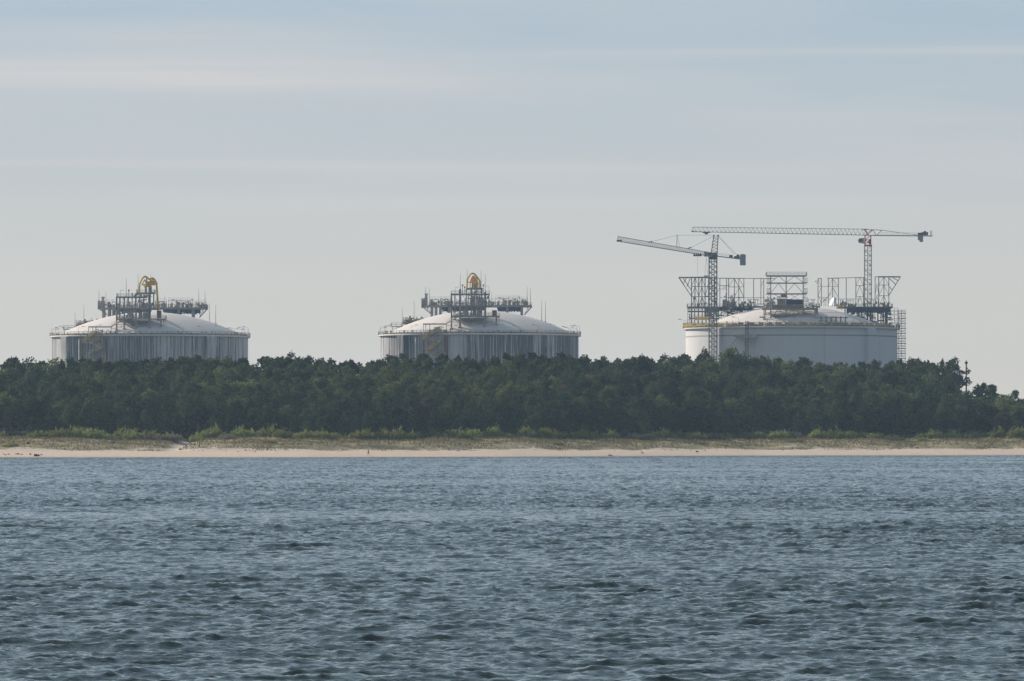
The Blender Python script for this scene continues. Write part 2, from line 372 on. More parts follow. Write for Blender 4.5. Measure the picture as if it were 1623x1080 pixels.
def proto(kind, i, H, W):
    """unit trees: H metres tall, W metres wide"""
    rg = np.random.default_rng(hash((len(kind), i, 77)) % 99991 + i * 13 + len(kind)); pl = []; limbs = []
    if kind == 'tall_pine':                       # flat topped Scots pine: separate needle clouds on bare limbs
        nb = 20
        for k in range(nb):
            t = .34 + .62 * k / nb + rg.normal() * .015; az = k * 2.4 + rg.normal() * .4
            prof = (1 - max(0., (t - .34) / .66) ** (1.3 + .35 * i)) * .85 + .2
            L = W / 2 * prof * rg.uniform(.55, 1.1); z = H * t
            for q, rr in ((1., .30), (.6, .24), (.8, .2)):
                if q < .9 and rg.uniform() < .25: continue
                zz = z + L * .28 * q + rg.normal() * .25; r_ = W * rr * .5 * rg.uniform(.6, 1.1) + .1
                pl.append((math.cos(az + (1 - q)) * L * q, math.sin(az + (1 - q)) * L * q, zz, r_, r_ * .6, 46))
                pl.append((math.cos(az + (1 - q)) * L * q + rg.normal() * .5, math.sin(az + (1 - q)) * L * q + rg.normal() * .5, zz + rg.uniform(.2, .8), r_ * .5, r_ * .5, 20))
            limbs.append((Vector((0, 0, z - .2)), Vector((math.cos(az) * L, math.sin(az) * L, z + L * .28)), .09))
        pl += [(0, 0, H * .975, W * .06, W * .09, 26), (rg.normal() * .4, rg.normal() * .4, H * .935, W * .12, W * .10, 50), (rg.normal() * .7, rg.normal() * .7, H * .88, W * .16, W * .1, 60)]
        V, Q = pads(pl, rg, .235)
    elif kind == 'bushy_pine':                    # full crown down to the ground
        nb = 26
        for k in range(nb):
            t = .08 + .86 * k / nb; az = k * 2.4 + rg.normal() * .3
            prof = min(1., (1 - t) * 2.1 + .14) * (.75 + .25 * min(1, t * 5)); L = W / 2 * prof * rg.uniform(.6, 1.05); z = H * t
            r_ = W * .17 * (prof * .6 + .4) * rg.uniform(.8, 1.2)
            pl.append((math.cos(az) * L * .8, math.sin(az) * L * .8, z + .3, r_, r_ * .75, 62))
            if rg.uniform() < .7: pl.append((math.cos(az + .8) * L * .45, math.sin(az + .8) * L * .45, z + .6, r_, r_ * .9, 46))
        pl += [(0, 0, H * .94, W * .08, H * .055, 34), (rg.normal() * .3, 0, H * .86, W * .13, H * .07, 44)]
        V, Q = pads(pl, rg, .25)
    elif kind == 'young_pine':                    # slim, pointed, candles upward
        nb = 22
        for k in range(nb):
            t = .05 + .88 * k / nb; az = k * 2.4 + rg.normal() * .3; L = W / 2 * (1 - t) ** .75 * rg.uniform(.7, 1.1); z = H * t
            r_ = max(.3, W * .17 * (1 - t * .6)); pl.append((math.cos(az) * L * .8, math.sin(az) * L * .8, z + .15, r_, r_ * .8, 44))
        pl += [(0, 0, H * (.9 + .03 * j), .28 - .05 * j, .3, 14) for j in range(3)]
        V, Q = pads(pl, rg, .2)
    else:                                         # broadleaf: domed crown of rounded boughs
        for k in range(38):
            d = rg.normal(size=3); d /= np.linalg.norm(d); d[2] = abs(d[2]) * 1.0 - .28; q = rg.uniform(.5, .86)
            r_ = W * rg.uniform(.10, .18); pl.append((d[0] * W / 2 * q, d[1] * W / 2 * q, H * .56 + d[2] * H * .40 * q / .86, r_, r_ * .85, 66))
            if k % 4 == 0: limbs.append((Vector((0, 0, H * .3)), Vector((d[0] * W * .3, d[1] * W * .3, H * .56 + d[2] * H * .25)), .12))
        V, Q = pads(pl, rg, .25)
    tk = trunk_mesh(kind + '_trunk', H * .95, .2 if H > 10 else .13, limbs, rg, rg.normal() * .02)
    return V, Q, tk, H, W
KINDS = {'tall_pine': (6, 15., 6.6, 'pine'), 'bushy_pine': (5, 11., 7.2, 'pine'), 'young_pine': (3, 6., 2.9, 'pine'), 'broadleaf': (4, 12., 8.5, 'broad'), 'russet': (1, 10., 6., 'autumn')}
for kind, (n, H, W, mt) in KINDS.items():
    for i in range(n):
        V, Q, tk, H_, W_ = proto(kind, i, H, W)
        PROTO[(kind, i)] = (V, Q, np_mesh(kind + '_crown', V, Q, M[mt]), tk, H, W)
prof_x = [-80, 0, 8, 20, 40, 50, 61, 76, 131, 207, 247, 303, 361, 385, 394, 404, 440, 468, 516, 524, 533, 541, 562, 574, 587, 607, 640, 673, 716, 746, 766, 804, 850, 901, 921, 941, 969, 977, 997, 1032, 1063, 1085, 1111, 1130, 1154, 1184, 1192, 1208, 1252, 1291, 1309, 1328, 1367, 1398, 1424, 1455, 1476, 1489, 1496, 1515, 1527, 1536, 1547, 1560, 1580, 1599, 1614, 1623, 1720]
prof_y = [566, 567, 565, 569, 568, 567, 577, 567, 569, 569, 566, 565, 565, 568, 574, 564, 563, 565, 565, 571, 578, 573, 565, 566, 573, 565, 563, 563, 564, 570, 563, 564, 562, 559, 563, 565, 563, 568, 564, 563, 567, 562, 560, 562, 566, 566, 570, 566, 569, 570, 578, 575, 574, 574, 571, 570, 574, 573, 580, 571, 584, 594, 608, 606, 605, 604, 614, 612, 610]
def zone(px):
    Z = [(30, 'beyond the outer edge of the tank with the twin-humped yellow hoist'), (83, 'just outside the tank with the twin-humped yellow hoist'), (150, 'below the sunlit stained wall of the tank with the twin-humped hoist'),
         (215, 'below the stair wall of the tank with the twin-humped hoist'), (300, 'below the middle of the tank with the twin-humped hoist'), (396, 'below the shaded wall of the tank with the twin-humped hoist'),
         (500, 'beside the first stained tank under open sky'), (603, 'just before the middle tank under open sky'), (660, 'below the sunlit stained wall of the middle tank'), (740, 'below the stair wall of the middle tank'),
         (830, 'below the shaded wall of the middle tank'), (918, 'below the mauve end of the middle tank wall'), (1000, 'between the middle tank and the cranes'), (1086, 'just before the unfinished tank under open sky'),
         (1145, 'below the dark crane mast'), (1220, 'below the platform on the unfinished tank wall'), (1300, 'below the middle of the unfinished tank'), (1380, 'below the red-topped crane'),
         (1440, 'below the scaffold tower'), (1530, 'beyond the scaffold tower'), (9999, 'in the low stand beyond the bare pole')]
    return next(t for x, t in Z if px < x)
rng_f = np.random.default_rng(11)
TREES = []                                        # kind, i, X, Y, z, H, W scale, rot, row, px, visible weight
rows = [80, 86, 93, 101, 110, 120, 131, 143, 156, 170, 185, 200, 214, 226]
for ri, s0 in enumerate(rows):
    t = ri / (len(rows) - 1); x = -150.
    while x < 158.:
        step = {0: 4.6, 1: 5.}.get(ri, 5.6 if ri < 12 else 4.2)
        X = x + rng_f.normal() * .9; Y = float(shore(X)) + s0 + rng_f.normal() * 2.2; x += step * rng_f.uniform(.7, 1.3)
        px = X / Y * F + CXP
        if px < -50 or px > 1675: continue
        if s0 < 84 and 284 < px < 300: continue   # where the path goes in
        top = float(np.interp(px, prof_x, prof_y)); front = 655 + 7 * math.sin(px * .017) + rng_f.normal() * 5
        yt = front + (top - front) * t ** .72 + (rng_f.normal() * 4.0 if ri < 12 else rng_f.normal() * 1.7 + 1.)
        z = gz(X, Y); ztop = CAMH + (HOR - yt) / F * Y; H = ztop - z
        if ri == 1 and rng_f.uniform() < .25: H *= .6
        if H < 2.5 or (ri >= 8 and 1514 < px < 1547) or (ri >= 11 and px > 1547 and rng_f.uniform() < .35): continue
        r_ = rng_f.uniform()
        if ri >= 12: kind = 'tall_pine' if r_ < .5 else ('broadleaf' if r_ < .6 else 'bushy_pine')
        elif ri <= 1: kind = 'young_pine' if r_ < .28 else ('bushy_pine' if r_ < .8 else ('broadleaf' if r_ < .86 else 'tall_pine'))
        else: kind = 'bushy_pine' if r_ < .52 else ('tall_pine' if r_ < .76 else ('broadleaf' if r_ < .975 else 'russet'))
        if kind == 'young_pine' and ri < 12: H = min(H, 8.5) * rng_f.uniform(.75, 1.)
        if px > 1545 and ri >= 10: kind = 'tall_pine'
        if kind == 'broadleaf': H *= 1.1
        if px > 1545 and 5 < ri < 10: yt += 6; H -= 1.8
        TREES.append([kind, int(rng_f.integers(KINDS[kind][0])), X, Y, z, H, rng_f.uniform(.85, 1.2), rng_f.uniform(0, 6.28), ri, px])
def special(kind, i, px, ytop, s, wide, lab, row=20):
    Y = 1400.
    for _ in range(5): Y = float(shore((px - CXP) / F * Y)) + s
    X = (px - CXP) / F * Y; z = gz(X, Y); H = (CAMH + (HOR - ytop) / F * Y - z) * (1.1 if kind in ('broadleaf', 'russet') else 1.)
    TREES.append([kind, i, X, Y, z, H, wide / (KINDS[kind][2] * H / KINDS[kind][1]), 1.3 * px, row, px, lab])
special('broadleaf', 0, 1156, 549, 222, 12.5, 'tall pale green broad-crowned tree rising highest below the dark crane mast')
special('broadleaf', 1, 1181, 559, 218, 9.5, 'rounded dark green tree leaning against the tallest broad-crowned tree')
special('broadleaf', 2, 1251, 571, 205, 9, 'light green rounded tree below the middle of the unfinished tank')
special('tall_pine', 1, 1508, 570, 228, 6.5, 'tall ragged dark pine beside the bare pole')
special('tall_pine', 2, 1493, 572, 232, 5, 'thin gappy pine in front of open sky near the bare pole')
special('tall_pine', 3, 1455, 569, 229, 7, 'square-topped dark pine just beyond the scaffold tower')
special('young_pine', 0, 265, 668, 76, 3.2, 'slim young tree with pale green tip beside the sandy path')
special('russet', 0, 990, 606, 170, 6, 'greyish russet tree high in the wood between the middle tank and the cranes')
special('russet', 0, 1016, 604, 172, 5, 'reddish brown narrow tree high in the wood between the middle tank and the cranes')
special('broadleaf', 3, 108, 640, 84, 4.5, 'slim yellow-green birch in the front of the wood below the twin-humped hoist')
special('broadleaf', 1, 180, 612, 150, 7, 'yellowish round-topped tree among dark pines below the stair of the first tank')
special('broadleaf', 2, 345, 608, 150, 8, 'olive green broad tree among pines below the shaded end of the first tank')
special('broadleaf', 3, 690, 584, 196, 7, 'pale green round tree just under the skyline before the middle tank stair')
special('young_pine', 1, 1420, 656, 79, 4.6, 'pointed pine standing clear of the wood below the scaffold tower')
special('bushy_pine', 1, 1365, 650, 82, 8, 'broad dark pine with visible trunk at the front below the red-topped crane')
special('bushy_pine', 2, 1270, 655, 82, 7, 'round dense pine at the front edge below the unfinished tank')
words_row = lambda ri: 'in the front row behind the dune' if ri <= 1 else ('low on the wooded slope' if ri <= 5 else ('high on the wooded slope' if ri <= 11 else 'on the skyline'))
def lab_tree(kind, ri, px, H):
    a = {'tall_pine': ('tall' if H > 11 else 'short') + ' clumpy dark pine', 'bushy_pine': 'bushy dark green pine', 'young_pine': 'small pointed pine', 'broadleaf': 'rounded lighter green tree', 'russet': 'dull russet tree'}[kind]
    return a + ' ' + words_row(ri), zone(px)
# how large each shows: front rows whole, others the part above their neighbours
def weight(t):
    ri = t[8]; return {0: 10, 1: 8, 12: 4.5, 13: 6, 20: 99}.get(ri, 5.0 - .15 * ri) * t[5] / 10
NMAX = {'pine': 290, 'broad': 150}
famof = lambda k: 'broad' if k in ('broadleaf', 'russet') else 'pine'
for fam in ('pine', 'broad'):
    L = sorted([t for t in TREES if famof(t[0]) == fam], key=lambda t: -weight(t))
    for i, t in enumerate(L): t.insert(0, i < NMAX[fam])
stuff = []
for t in TREES:
    own, kind, i, X, Y, z, H, ws, rot, ri, px = t[:11]
    V, Q, cm, tm, H0, W0 = PROTO[(kind, i)]
    sz = H / H0; sw = sz * ws
    if kind in ('tall_pine', 'bushy_pine', 'broadleaf') and len(t) == 11: sw = min(max(sw, .7), 1.2) * (1.1 if ri > 11 and px < 1535 else 1.)
    if own:
        if len(t) > 11: lab = t[11]; grp = None
        else:
            a, b = lab_tree(kind, ri, px, H); lab = ' '.join((a + ' ' + b).split()[:19]); grp = a + ' ' + b
            w_ = lab.split(); lab = lab if len(w_) <= 16 else ' '.join(lab.replace('the tank with the twin-humped yellow hoist', 'the twin-humped hoist').replace('the tank with the twin-humped hoist', 'the twin-humped hoist').replace('on the unfinished tank wall', 'of the unfinished tank').replace('in the front row behind the dune', 'in the front row').replace('on the wooded slope', 'in the wood').replace('under open sky', '').split()[:16])
        nm = {'tall_pine': 'pine_tree', 'bushy_pine': 'pine_tree', 'young_pine': 'young_pine_tree', 'broadleaf': 'broadleaf_tree', 'russet': 'broadleaf_tree'}[kind]
        e = empty(nm, (X, Y, z), lab, 'tree', grp); e.rotation_euler = (0, 0, rot); e.scale = (sw, sw, sz)
        link('crown', cm, e); link('trunk', tm, e)
    else: stuff.append((V, Q, X, Y, z, sw, sz, rot, M['broad'] if famof(kind) == 'broad' else M['pine'], kind))
# the rest of the wood as one mass
vs, qs, mi, off = [], [], [], 0
for (V, Q, X, Y, z, sw, sz, rot, m_, kind) in stuff:
    c, s_ = math.cos(rot), math.sin(rot)
    W_ = np.stack([(V[:, 0] * c - V[:, 1] * s_) * sw + X, (V[:, 0] * s_ + V[:, 1] * c) * sw + Y, V[:, 2] * sz + z], 1)
    vs.append(W_); qs.append(Q + off); off += len(V); mi.append(np.full(len(Q), 1 if kind in ('broadleaf', 'russet') else 0, dtype=np.int32))
if vs:
    fme = np_mesh('forest', np.concatenate(vs), np.concatenate(qs), [M['pine'], M['broad']]); fme.polygons.foreach_set('material_index', np.concatenate(mi))
    tag(link('forest', fme), 'dense mass of tree crowns filling the wood between the nearer trees', None, None, 'stuff')
print('TREES', len(TREES), 'stuff', len(stuff), 'quads', sum(len(x) for x in qs))
# ---------------------------------------------------------------- shrubs on the dune
def bush_proto(i, dry=False):
    rg = np.random.default_rng(500 + i); C = []; vs = []; fs = []
    n = 520
    for k in range(n):                           # upright leafy wands spreading from a common root
        a = rg.uniform(0, 6.283); r0 = rg.uniform(0, 1) ** .5; hh = (1 - .55 * r0 ** 2) * rg.uniform(.55, 1.08) * (1 + .18 * math.sin(a * 3 + i))
        bx, by = math.cos(a) * r0, math.sin(a) * r0; t = rg.uniform(.25, 1.) ** .7
        C.append((bx * (.75 + .3 * t), by * (.75 + .3 * t), hh * t))
    C = np.array(C); nn = len(C)
    ax = np.stack([rg.normal(size=nn) * .35, rg.normal(size=nn) * .35, np.ones(nn)], 1); ax /= np.linalg.norm(ax, axis=1)[:, None]
    b = np.cross(ax, rg.normal(size=(nn, 3))); b /= np.linalg.norm(b, axis=1)[:, None]; S = rg.uniform(.09, .2, (nn, 1))
    V = np.stack([C - ax * S, C - b * S * .34, C + ax * S, C + b * S * .34], 1).reshape(-1, 3)
    return np_mesh('foliage', V, np.arange(4 * nn).reshape(-1, 4), M['bush_dry' if dry else 'bush'])
BP = [bush_proto(i) for i in range(5)]; BD = [bush_proto(i + 9, True) for i in range(3)]
def stems_mesh():
    mb = MB(); rr = random.Random(4)
    for k in range(9):
        a = k * .7; mb.tube((0, 0, -.05), (math.cos(a) * .55, math.sin(a) * .55, .65), .018, 3, .006)
    me = bpy.data.meshes.new('stems'); me.from_pydata(mb.v, [], mb.f); me.materials.append(M['bark']); return me
SM = stems_mesh()
short16 = lambda t: ' '.join(t.split()[:16])
def bush(px, s, w, hgt, dry, lab, grp=None, nm='willow_shrub'):
    Y = 1400.
    for _ in range(5): Y = float(shore((px - CXP) / F * Y)) + s
    X = (px - CXP) / F * Y
    e = empty(nm, (X, Y, gz(X, Y) - .1), lab, 'shrub', grp); e.scale = (w / 2, w / 2 * .9, hgt); e.rotation_euler = (0, 0, px * .37)
    link('foliage', (BD if dry else BP)[int(px) % (3 if dry else 5)], e); link('stems', SM, e)
rb = random.Random(8)
BZ = lambda px: zone(px).replace('the tank with the ', 'the ').replace('just outside', 'outside')
big = [(5, 3.2, 1.9), (28, 3.0, 1.2), (62, 4.2, 1.9), (84, 3.6, 2.4), (100, 4., 2.5), (118, 4.4, 2.7), (134, 4.2, 2.6), (148, 4.2, 2.9), (172, 4.5, 1.7), (198, 5.2, 2.6), (213, 5., 2.5), (316, 3.8, 2.6), (330, 3.6, 2.5), (342, 3.4, 3.2),
       (383, 4.2, 2.6), (402, 4.4, 2.0), (430, 4.5, 3.1), (449, 4.6, 2.1), (468, 4.2, 2.0), (488, 4.4, 1.9), (508, 4., 1.9), (567, 4.4, 2.2), (583, 4.2, 2.4), (610, 4.4, 2.6), (634, 4.4, 2.8), (655, 4., 2.), (713, 4.4, 2.3), (730, 4.4, 2.2),
       (750, 4.4, 2.3), (786, 4.2, 2.8), (834, 5., 2.7), (866, 4.2, 2.8), (884, 3.8, 2.6), (925, 4., 2.6), (968, 4.6, 2.6), (1050, 4.8, 2.3), (1105, 4.6, 2.1), (1150, 4.6, 1.9), (1200, 5., 2.1), (1232, 4.6, 2.4), (1240, 4.2, 2.),
       (1298, 4.4, 2.8), (1325, 5., 2.8), (1345, 4.6, 2.4), (1460, 3.2, 1.9), (1480, 4.4, 2.5), (1510, 4.2, 2.5), (1540, 4.4, 2.), (1582, 4., 2.7), (1606, 5., 2.6), (1622, 5., 2.9)]
for px, w, hh in big:
    bush(px + rb.uniform(-3, 3), rb.uniform(62, 70), w * 1.25, hh * 1.18, False, short16('bright green willow shrub on the dune ' + BZ(px)), 'green shrubs on the dune ' + BZ(px))
for px in list(range(-10, 1640, 17)):
    if 276 < px < 302: continue
    x_ = px + rb.uniform(-6, 6)
    bush(x_, rb.uniform(68, 77), rb.uniform(3.6, 5.4), rb.uniform(1.5, 2.5), rb.random() < .32, short16('low tangled shrub behind dune grass ' + BZ(px)), 'low shrubs behind the dune grass ' + BZ(px), 'low_shrub')
for px in (182, 232, 252, 268, 360, 275, 1130, 1020, 1420, 520):
    bush(px, 60, rb.uniform(5, 6.5), rb.uniform(1.5, 2.1), True, short16('brownish leafless thicket on the dune ' + BZ(px)), 'brown thickets on the dune ' + BZ(px), 'bare_shrub')
for px, s in ((12, 33), (20, 36), (424, 46), (430, 44), (549, 50), (935, 44), (885, 42), (1250, 44), (1265, 46), (1462, 56), (1440, 47), (1110, 40)):
    bush(px, s, 3.4, .75, False, short16('small dark green tussock at dune foot ' + BZ(px)), 'small tussocks at the dune foot ' + BZ(px), 'beach_shrub')
# dune grass: blades nobody could count
rg = np.random.default_rng(21); n = 60000
X = rg.uniform(-150, 165, n); s = 20 + 60 * rg.uniform(0, 1, n) ** .8; Y = shore(X) + s
keep = (np.abs(X + 84.5 - (s - 40) * .09) > 2.6) & (np.sin(X * .21 + 2 * np.sin(s * .3)) * np.cos(s * .35 + X * .05) + rg.normal(size=n) * .5 > np.interp(s, [20, 27, 34, 50], [1.25, .85, .0, -.5]))
X, Y, s = X[keep], Y[keep], s[keep]; n = len(X); Z = ground_z(X, Y) - .03
hh = rg.uniform(.25, .7, n) * np.interp(s, [25, 45, 80], [.7, 1., 1.1]); wd_ = rg.uniform(.06, .2, n); lean = rg.normal(size=(n, 2)) * .22; az = rg.uniform(0, 3.14, n)
dx, dy = np.cos(az) * wd_, np.sin(az) * wd_
V = np.stack([np.stack([X - dx, Y - dy, Z], 1), np.stack([X + dx, Y + dy, Z], 1), np.stack([X + dx * .5 + lean[:, 0], Y + dy * .5 + lean[:, 1], Z + hh], 1), np.stack([X - dx * .4 + lean[:, 0], Y - dy * .4 + lean[:, 1], Z + hh * .9], 1)], 1).reshape(-1, 3)
tag(link('dune_grass', np_mesh('dune_grass', V, np.arange(4 * n).reshape(-1, 4), M['grass'])), 'dry tan and olive marram grass covering the low dune', None, None, 'stuff')
# ---------------------------------------------------------------- the storage tanks
TR, ZRING, ZBASE = 40.9, 46.6, 6.0
def wall_pt(T, px, r, z):
    """point on the near side of the tank at screen offset px from its axis"""
    cx, Y0, s = T; a = math.asin(max(-1, min(1, (px) * s / TR))); return Vector((cx.x + math.sin(a) * r, Y0 - math.cos(a) * r, z))
def dome_z(T, X, Y, apex):
    r2 = (X - T[0].x) ** 2 + (Y - T[1]) ** 2; return apex - r2 / 154.
def rail(mb, pts, hgt=1.15, step=2.0, r=.05):
    for a, b in zip(pts, pts[1:]):
        a = Vector(a); b = Vector(b); n = max(1, int((b - a).length / step))
        for q in (hgt, hgt * .5): mb.tube(a + Vector((0, 0, q)), b + Vector((0, 0, q)), r)
        for i in range(n + 1):
            p = a.lerp(b, i / n); mb.tube(p, p + Vector((0, 0, hgt)), r)
def base_tank(px, half, apex, label, wall, seams, rail_mat, btt, group=None):
    s = TR / half; Y0 = s * F; c = P(px, HOR, Y0); c.z = 0; T = (c, Y0, s)
    root = empty('storage_tank', (c.x, c.y, ZBASE), label, 'storage tank', group); org = (c.x, c.y, ZBASE)
    # the wall is modelled about its own axis so that stains follow the cylinder
    mb = MB((c.x, c.y, 0)); mb.lathe([(TR, ZBASE - 3), (TR, ZRING)], c.x, c.y, 160)
    w = mb.build('tank_wall', wall, root, True); w.location = (0, 0, -ZBASE)
    for a in btt:
        b = MB((c.x, c.y, 0)); ca, sa = math.sin(R(a)), -math.cos(R(a)); tx, ty = -sa, ca; n_ = 2.2
        lo = [(c.x + ca * r + tx * q, c.y + sa * r + ty * q) for r, q in ((TR - .3, -n_), (TR + 1.6, -n_), (TR + 1.6, n_), (TR - .3, n_))]
        b.add([(x, y, ZBASE - 3) for x, y in lo] + [(x, y, ZRING + .02) for x, y in lo], [(3, 2, 1, 0), (4, 5, 6, 7), (0, 1, 5, 4), (1, 2, 6, 5), (2, 3, 7, 6), (3, 0, 4, 7)])
        o = b.build('buttress', wall, w)
    mb = MB((c.x, c.y, 0)); mb.lathe([(TR - .2, ZRING - .1), (TR + .9, ZRING), (TR + 1.0, ZRING + .2), (TR + 1.0, ZRING + .4), (TR + .7, ZRING + .5), (TR + .7, ZRING + .7), (TR - .6, ZRING + .7), (TR - 2.4, ZRING + .7), (TR - 2.4, ZRING + .2)], c.x, c.y, 160)
    o = mb.build('ring_beam', M['dome'] if not seams else wall, root, False); o.location = (0, 0, -ZBASE)
    mb = MB((c.x, c.y, 0)); mb.lathe([(r, apex - r * r / 154.) for r in (.01, 3, 6, 10, 14, 18, 22, 26, 30, 34, 37, 38.7)], c.x, c.y, 128)
    o = mb.build('dome_roof', M['dome'], root, True); o.location = (0, 0, -ZBASE)
    mb = MB(org); n = 110; rr = random.Random(px)
    pts = [(c.x + (TR + .9) * math.cos(2 * PI * i / n), c.y + (TR + .9) * math.sin(2 * PI * i / n), ZRING + .6) for i in range(n + 1)]
    rail(mb, pts, 1.45, 2.4, .085)
    pts = [(c.x + (TR - 1.9) * math.cos(2 * PI * i / n), c.y + (TR - 1.9) * math.sin(2 * PI * i / n), ZRING + .7) for i in range(n + 1)]
    rail(mb, pts, 1.2, 2.8, .08)
    mb.build('handrail', rail_mat, root)
    mb = MB(org)                                  # pipes and cable trays laid round the walkway
    for i in range(150):
        a = rr.uniform(0, 2 * PI); r_ = TR - rr.uniform(.2, 2.2); x, y = c.x + r_ * math.cos(a), c.y + r_ * math.sin(a); hh = rr.uniform(.3, 1.5)
        if rr.random() < .5: mb.box((x - .2, y - .2, ZRING + .7), (x + rr.uniform(.1, .5), y + .2, ZRING + .7 + hh))
        else: mb.tube((x, y, ZRING + .7), (x, y, ZRING + .7 + hh), .1)
    for k in range(0, n, 1):
        a, b = 2 * PI * k / n, 2 * PI * (k + 1) / n; mb.tube((c.x + (TR - .9) * math.cos(a), c.y + (TR - .9) * math.sin(a), ZRING + 1.2), (c.x + (TR - .9) * math.cos(b), c.y + (TR - .9) * math.sin(b), ZRING + 1.2), .12)
    mb.build('ring_pipework', M['tan'], root)
    return T, root, org
def floodlight(T, root, org, ang, z, hgt=3.6, side=1, r=TR + .4):
    c = T[0]; x, y = c.x + r * math.sin(R(ang)), c.y - r * math.cos(R(ang))
    mb = MB(org); mb.tube((x, y, z), (x, y, z + hgt), .07); mb.tube((x, y, z + hgt), (x + side * 2.0, y, z + hgt + .45), .06)
    o = mb.build('floodlight', M['steel_pale'], root)
    mb = MB(org); mb.box((x + side * 1.6, y - .25, z + hgt + .38), (x + side * 2.7, y + .25, z + hgt + .62)); mb.build('lamp_head', M['steel'], o)
def rods(T, root, org, L, dy=-6, apex=57.5):
    for (px, y0, y1) in L:
        Y = T[1] + dy; a, b = P(px, y0, Y), P(px, y1, Y); b.z = min(b.z, a.z - 1)
        mb = MB(org); mb.tube(b, b.lerp(a, .55), .14, 5, .10); mb.tube(b.lerp(a, .55), a, .09, 5, .05); mb.box(b - Vector((.3, .3, .6)), b + Vector((.3, .3, .25)))
        mb.build('lightning_rod', M['steel'], root)
def cluster(T, root, org, x0, x1, y0, y1, dy0, dy1, seed, n=26, m1='steel', m2='tan', frame=True, name='equipment_skid'):
    """a skid of vessels, pipes and valves inside a light support frame"""
    rr = random.Random(seed); mb = MB(org); MV = []
    q = lambda x, y, d: P(x, y, T[1] + d)
    for i in range(int(n * .62)):
        x = rr.uniform(x0, x1); d = rr.uniform(dy0, dy1); ya = y1 - (y1 - y0) * rr.uniform(.2, 1.0); t = rr.random()
        if t < .34: mb.tube(q(x, y1, d), q(x, ya, d), rr.uniform(.06, .15), 5)
        elif t < .55: mv = MB(org); MV.append(mv); mv.tube(q(x, y1, d), q(x, y1 - (y1 - y0) * rr.uniform(.3, .7), d), rr.uniform(.22, .5), 8)
        elif t < .78: x2 = min(x1, x + rr.uniform(2, 8)); mb.tube(q(x, ya, d), q(x2, ya, d), rr.uniform(.07, .22), 5)
        elif t < .9: mv = MB(org); MV.append(mv); mv.box(q(x - 1, ya, d), q(x + rr.uniform(1, 2.5), ya + rr.uniform(1.5, 4), d + 1.2))
        else: mv = MB(org); MV.append(mv); mv.tube(q(x - 1.5, ya, d), q(x + 1.5, ya, d), .5, 8)
    mb.box(q(x0, y1 - .5, dy0), q(x1, y1 + .3, dy1)); o = mb.build(name, M[m1], root)
    for mv in MV: mv.build('vessel', M[m2], o)
    if frame:
        mf = MB(org); k = max(1, round((x1 - x0) / 7)); h2 = y0 + (y1 - y0) * .15
        for d in (dy0, dy1):
            for i in range(k + 1):
                x = x0 + (x1 - x0) * i / k; mf.tube(q(x, y1, d), q(x, h2, d), .12)
                if i < k: x2 = x0 + (x1 - x0) * (i + 1) / k; mf.tube(q(x, h2, d), q(x2, y0 + (y1 - y0) * .5, d), .07)
            mf.tube(q(x0, h2, d), q(x1, h2, d), .11); mf.tube(q(x0, (h2 + y1) / 2, d), q(x1, (h2 + y1) / 2, d), .09); rail(mf, [q(x0, h2, d), q(x1, h2, d)], 1.1, 1.6, .045)
        for i in range(k + 1): x = x0 + (x1 - x0) * i / k; mf.tube(q(x, h2, dy0), q(x, h2, dy1), .09)
        mf.build('support_frame', M['steel'], o)
    return o
def bar(mb, T, x0, y0, x1, y1, d, r): mb.tube(P(x0, y0, T[1] + d), P(x1, y1, T[1] + d), r)
def columns(T, root, org, L, mat='frame', apex=None, name='column'):
    """L: x, top y, bottom y or None (down to the roof), depth, half thickness"""
    for (x, ya, yb, d, r) in L:
        a = P(x, ya, T[1] + d)
        if yb is None: z = dome_z(T, a.x, a.y, apex) - .3 if math.hypot(a.x - T[0].x, a.y - T[1]) < 38.5 else ZRING + 1.25; b = Vector((a.x, a.y, z))
        else: b = P(x, yb, T[1] + d)
        mb = MB(org); mb.box((a.x - r, a.y - r, b.z), (a.x + r, a.y + r, a.z))
        if yb is None: mb.box((a.x - r * 2, a.y - r * 2, b.z), (a.x + r * 2, a.y + r * 2, b.z + .5))
        mb.build(name, M[mat], root)
def deck(T, root, org, x0, x1, y0, y1, d0, d1, mat='frame', railed=True, name='platform_deck', rh=1.2):
    a = P(x0, y0, T[1] + d0); b = P(x1, y1, T[1] + d0); mb = MB(org); xa, xb_, ya, yb = min(a.x, b.x), max(a.x, b.x), T[1] + d0, T[1] + d1
    if name in ('canopy', 'lower_deck'): mb.box(a, (b.x, T[1] + d1, b.z))
    else:                                             # open grating: edge beams and cross bars
        for (u0, v0, u1, v1) in ((xa, ya, xb_, ya + .3), (xa, yb - .3, xb_, yb), (xa, ya, xa + .3, yb), (xb_ - .3, ya, xb_, yb)): mb.box((u0, v0, a.z), (u1, v1, b.z))
        k = max(1, int((xb_ - xa) / 1.1))
        for i in range(1, k): x = xa + (xb_ - xa) * i / k; mb.box((x - .1, ya + .3, max(a.z, b.z) - .12), (x + .1, yb - .3, max(a.z, b.z) - .02))
        mb.box((xa + .3, (ya + yb) / 2 - .12, max(a.z, b.z) - .2), (xb_ - .3, (ya + yb) / 2 + .12, max(a.z, b.z) - .1))
    o = mb.build(name, M[mat], root)
    if railed:
        z = a.z; m2 = MB(org); rail(m2, [(a.x, T[1] + d0, z), (b.x, T[1] + d0, z), (b.x, T[1] + d1, z), (a.x, T[1] + d1, z), (a.x, T[1] + d0, z)], rh, 1.5, .05)
        m2.build('handrail', M['steel'], o)
    return o
